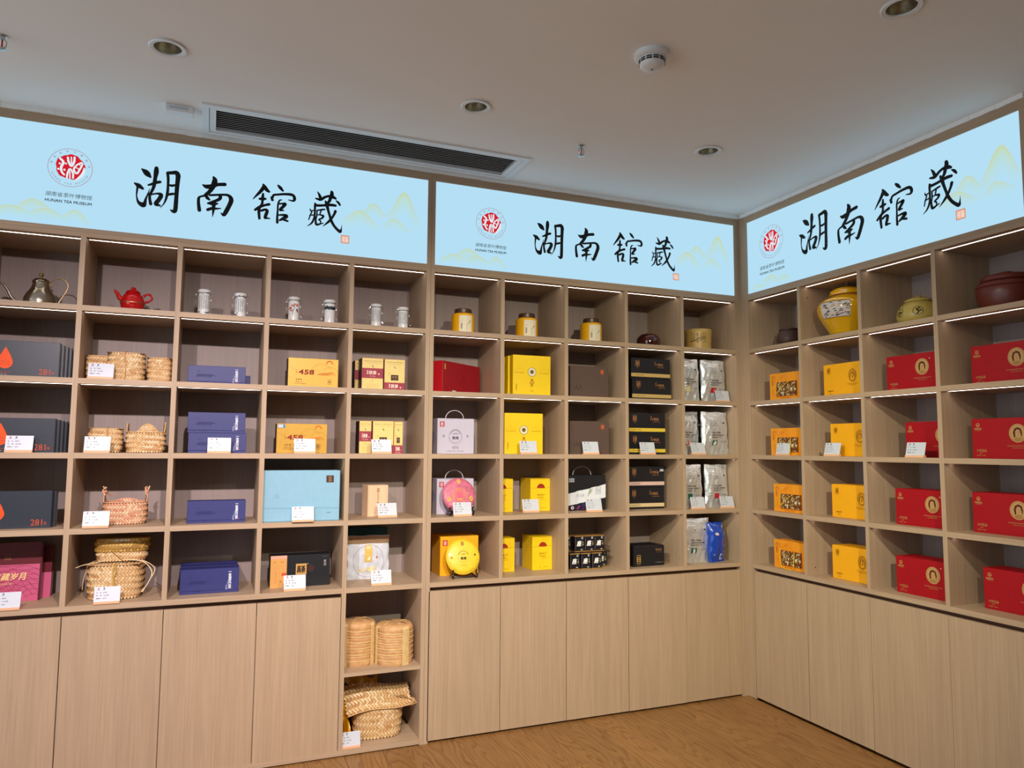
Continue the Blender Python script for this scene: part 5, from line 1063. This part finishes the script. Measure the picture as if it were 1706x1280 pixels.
silver('silver foil pouch with pale yellow label, left of the pair, second shelf', -.292, .10, FL[1], .165, 'E0D8A0', 1)
silver('silver foil pouch with red label, right of the pair, second shelf', -.100, .095, FL[1], .186, 'B8202C', 2)
card('price card beside the silver pouches, second shelf', 'L', -.060, .05, FL[1])
silver('silver foil pouch with red label half behind its neighbour, third shelf', -.285, .13, FL[2], .18, 'C83A30', 3)
silver('silver foil pouch with green label, right of the pair, third shelf', -.098, .09, FL[2], .198, '1F5A44', 4)
card('price card before the gap between two silver pouches, third shelf', 'L', -.270, .03, FL[2])
silver('silver foil pouch with green label, left of the pair, fourth shelf', -.293, .09, FL[3], .175, '1F5A44', 5)
silver('silver foil pouch with red label, right of the pair, fourth shelf', -.085, .10, FL[3], .175, 'B8202C', 6)
card('price card at the left on the fourth shelf by the silver pouches', 'L', -.285, .02, FL[3]); card('price card at the right on the fourth shelf by the corner', 'L', -.060, .025, FL[3])
silver('silver foil pouch with green label standing left of the blue pouch, bottom shelf', -.262, .095, FL[4], .225, '1F5A44', 7)
t, p = pouch('foil_pouch', 'bulging bright blue foil pouch with white brush script, bottom shelf', 'L', -.115, .075, FL[4], .128, .245, 'blue_bag', .22, .036, 12, .03)
p.lift = .0025
p.disc(.26, .72, .11, 'E8D8DC', n=16, ry=.035); p.disc(.26, .72, .06, 'C83840', n=14, ry=.02); p.text('湘\n西\n黄\n金\n茶', .60, .44, .30, 'E07888', w=.07); rnd = random.Random(3)
for k in range(26):
    u, v = (.72+.22*rnd.random(), .35+.6*rnd.random()) if k < 15 else (.1+.7*rnd.random(), .05+.2*rnd.random())
    p.line([(u, v, .008), (u+.03+.05*rnd.random(), v+.03, .030), (u+.07+.06*rnd.random(), v+.05*rnd.random(), .006)], .01, 'C4D2E8')
p.build('printed_front', t)
# ================================================================== RIGHT UNIT
t = thing('clay_jar', 'small dark brown clay jar partly behind the divider, top shelf right wall', 'jar', 'R', .222, .19, FL[0])
MB().lathe([(.045, 0), (.058, .006), (.076, .040), (.077, .062), (.068, .092), (.058, .106), (.056, .110), (.062, .112), (.062, .117), (.052, .118)], 'yixing_dark', 44).build('jar_body', t, smooth=True)
MB().lathe([(.053, .117), (.052, .121), (.03, .124), (0, .125)], 'yixing_dark', 40).build('jar_lid', t, smooth=True)
t = thing('ginger_jar', 'large glossy yellow lidded vase with a painted landscape panel, top shelf', 'vase', 'R', .700, .170, FL[0])
prof = [(.092, 0), (.094, .008), (.104, .035), (.132, .080), (.156, .125), (.164, .160), (.157, .190), (.135, .212), (.105, .226), (.092, .232), (.090, .238)]
MB().lathe(prof, 'vase_yellow', 56).build('vase_body', t, smooth=True)
MB().lathe([(.093, .238), (.098, .240), (.096, .246), (.090, .250), (.092, .262), (.078, .274), (.050, .284), (.018, .290), (.010, .291)], 'vase_yellow', 48).build('vase_lid', t, smooth=True)
MB().lathe([(.091, .232), (.0945, .235), (.091, .2385)], ink('8c5a3c'), 48, closed=True).build('neck_band', t, smooth=True)
MB().lathe([(.009, .289), (.006, .295), (.010, .300), (.006, .305), (.011, .310), (.011, .313), (.004, .316), (0, .316)], 'aged_brass', 20).build('lid_finial', t, smooth=True)
def vr(z):
    for (a, b), (c, d_) in zip(prof, prof[1:]):
        if b <= z <= d_: return a+(c-a)*(z-b)/(d_-b)
    return .1
vf = lambda u, v, k: (math.sin((1.35*u+.185)/.15)*(vr(v)+k+.001), -math.cos((1.35*u+.185)/.15)*(vr(v)+k+.001), v)
p = Print(vf); rnd = random.Random(6)
for j in range(4):
    for q in (0,): p.rect(-.165, .100+.022*j, -.045, .122+.022*j, 'D8D0C8', 10)
for i in range(60):
    u, v = -.16+.11*rnd.random(), .104+.078*rnd.random(); c = rnd.choice(['8c5a70', 'A87888', '3c5068', '4c6c50', '2c4868', 'B89A8c', '6c4858', 'E6E0D8'])
    p.line([(u, v, .001), (u+.006, v+.004*rnd.random(), .006), (min(u+.014, -.046), v+.003, .001)], .003, c)
for a in (-.166, -.046): p.line([(a, .100), (a, .188)], .0025, '7c4c20')
for a in (.100, .188): p.line([(-.166+.012*i, a) for i in range(11)], .0025, '7c4c20')
for i in range(40):
    a = -.45+.9*i/39; p.ring(a, .012, .008, .0016, '3c3c20', n=8)
p.build('painted_panel', t)
t = thing('clay_jar', 'ochre clay lidded jar with dark round flower medallion, top shelf', 'jar', 'R', 1.148, .17, FL[0])
MB().lathe([(.070, 0), (.082, .004), (.100, .028), (.104, .050), (.096, .082), (.074, .108), (.060, .118)], 'ochre_clay', 48).build('jar_body', t, smooth=True)
MB().lathe([(.062, .118), (.066, .122), (.062, .130), (.040, .140), (.012, .144), (.010, .148), (.014, .151), (.008, .156), (0, .157)], 'ochre_clay', 44).build('jar_lid', t, smooth=True)
op = [(.070, 0), (.082, .004), (.100, .028), (.104, .050), (.096, .082), (.074, .108), (.060, .118)]
def orr(z):
    for (a, b), (c, d_) in zip(op, op[1:]):
        if b <= z <= d_: return a+(c-a)*(z-b)/(d_-b)
    return .06
p = Print(lambda u, v, k: (math.sin((u+.013)/.1)*(orr(v)+k+.0008), -math.cos((u+.013)/.1)*(orr(v)+k+.0008), v)); rnd = random.Random(5)
for cx in (-.045, .05): 
    p.ring(cx, .062, .022, .002, '2c2014')
    for i in range(18): a = rnd.random()*6.28; r = .016*rnd.random(); p.disc(cx+r*math.cos(a), .062+r*math.sin(a), .0035, '2c2014', n=6)
p.build('flower_medallion', t)
for s in (-1, 1): MB().tube(bez([(.075*s, 0, .100), (.105*s, 0, .104), (.116*s, 0, .088), (.100*s, 0, .072)], 10), .005, 'yixing_dark', 8).build('lug_handle', t, smooth=True)
t = thing('clay_pot', 'wide dark red clay lidded pot with lug handles, top shelf far right', 'pot', 'R', 1.585, .185, FL[0])
MB().lathe([(.090, 0), (.100, .004), (.112, .030), (.121, .070), (.121, .096), (.118, .104), (.123, .108), (.118, .124), (.100, .132)], 'yixing_red', 52).build('pot_body', t, smooth=True)
MB().lathe([(.102, .132), (.106, .136), (.104, .150), (.092, .160), (.050, .168), (.030, .170), (.028, .178), (.0, .180)], 'yixing_red', 48).build('pot_lid', t, smooth=True)
for s in (-1, 1): MB().tube(bez([(.118*s, -.01, .098), (.134*s, -.01, .094), (.134*s, -.01, .070), (.119*s, -.01, .064)], 10), .004, 'yixing_dark', 8).build('lug_handle', t, smooth=True)
rn = {1: 'second shelf', 2: 'third shelf', 3: 'fourth shelf', 4: 'bottom shelf'}
def cord(t, w, h, seed):
    rnd = random.Random(seed); mb = MB(); A_ = rnd.random()
    if seed % 2: mb.tube(bez([(-.07, -.001, h*.72), (-.065, -.012, h*.45), (-.05, -.014, h*.12), (-.02, -.016, h*.03), (.04, -.014, h*.04), (.05, -.012, h*.35), (.045, -.003, h*.66)], 28), .0016, 'lemon_card', 6)
    else: mb.tube(bez([(-.06, -.001, h*.70), (-.068, -.010, h*.4), (-.05, -.013, h*.25), (.0, -.012, h*.5), (.05, -.006, h*.68)], 24), .0016, 'lemon_card', 6)
    mb.build('cord_handle', t, smooth=True)
for r, y0, x0 in ((1, .048, .197), (2, .048, .195), (3, .04, .217), (4, .05, .197)):
    t = carton('gift_box', 'orange gift box with patterned window and yellow cord, %s, right wall' % rn[r], 'R', x0, x0+.248, y0, FL[r], .163, .085, 'orange_card', d_orange, group='orange gift boxes with cords'); cord(t, .248, .163, r+1)
for r, y0, x0 in ((1, .088, .590), (2, .088, .627), (3, .088, .623), (4, .088, .613)):
    carton('tea_box', 'amber yellow box with oval portrait seal, %s, right wall' % rn[r], 'R', x0, x0+.262, y0, FL[r], .180, .13, 'amber_card', d_yellowC, group='amber boxes with oval seals')
for r, y0, x0 in ((1, .078, 0), (2, .148, 0), (3, .078, 0), (4, .078, 0)):
    X0 = {1: 1.021, 2: 1.060, 3: 1.044, 4: 1.033}[r]
    t = carton('tea_box', 'red box with gold portrait oval, third column, %s' % rn[r], 'R', X0, X0+.292, y0, FL[r], .178, .13, 'red_card', d_red, group='red boxes with gold ovals, third column')
    if r == 4: MB().box(.132, .140, -.0016, -.0005, .100, .126, ink('E8E0A8')).build('price_sticker', t)
for r, y0, x0 in ((1, .118, 1.448), (2, .118, 1.436), (3, .118, 1.422), (4, .118, 1.457)):
    carton('tea_box', 'red box with gold portrait oval, column at the picture edge, %s' % rn[r], 'R', x0, x0+.298, y0, FL[r], .181, .13, 'red_card', d_red, group='red boxes with gold ovals, far right column')
card('price card before the orange gift box, third shelf, right wall', 'R', .312, .028, FL[2], .05)
card('price card before the amber box, third shelf, right wall', 'R', .690, .028, FL[2], .05)
card('price card before the red box, third shelf, right wall', 'R', 1.206, .028, FL[2], .0)
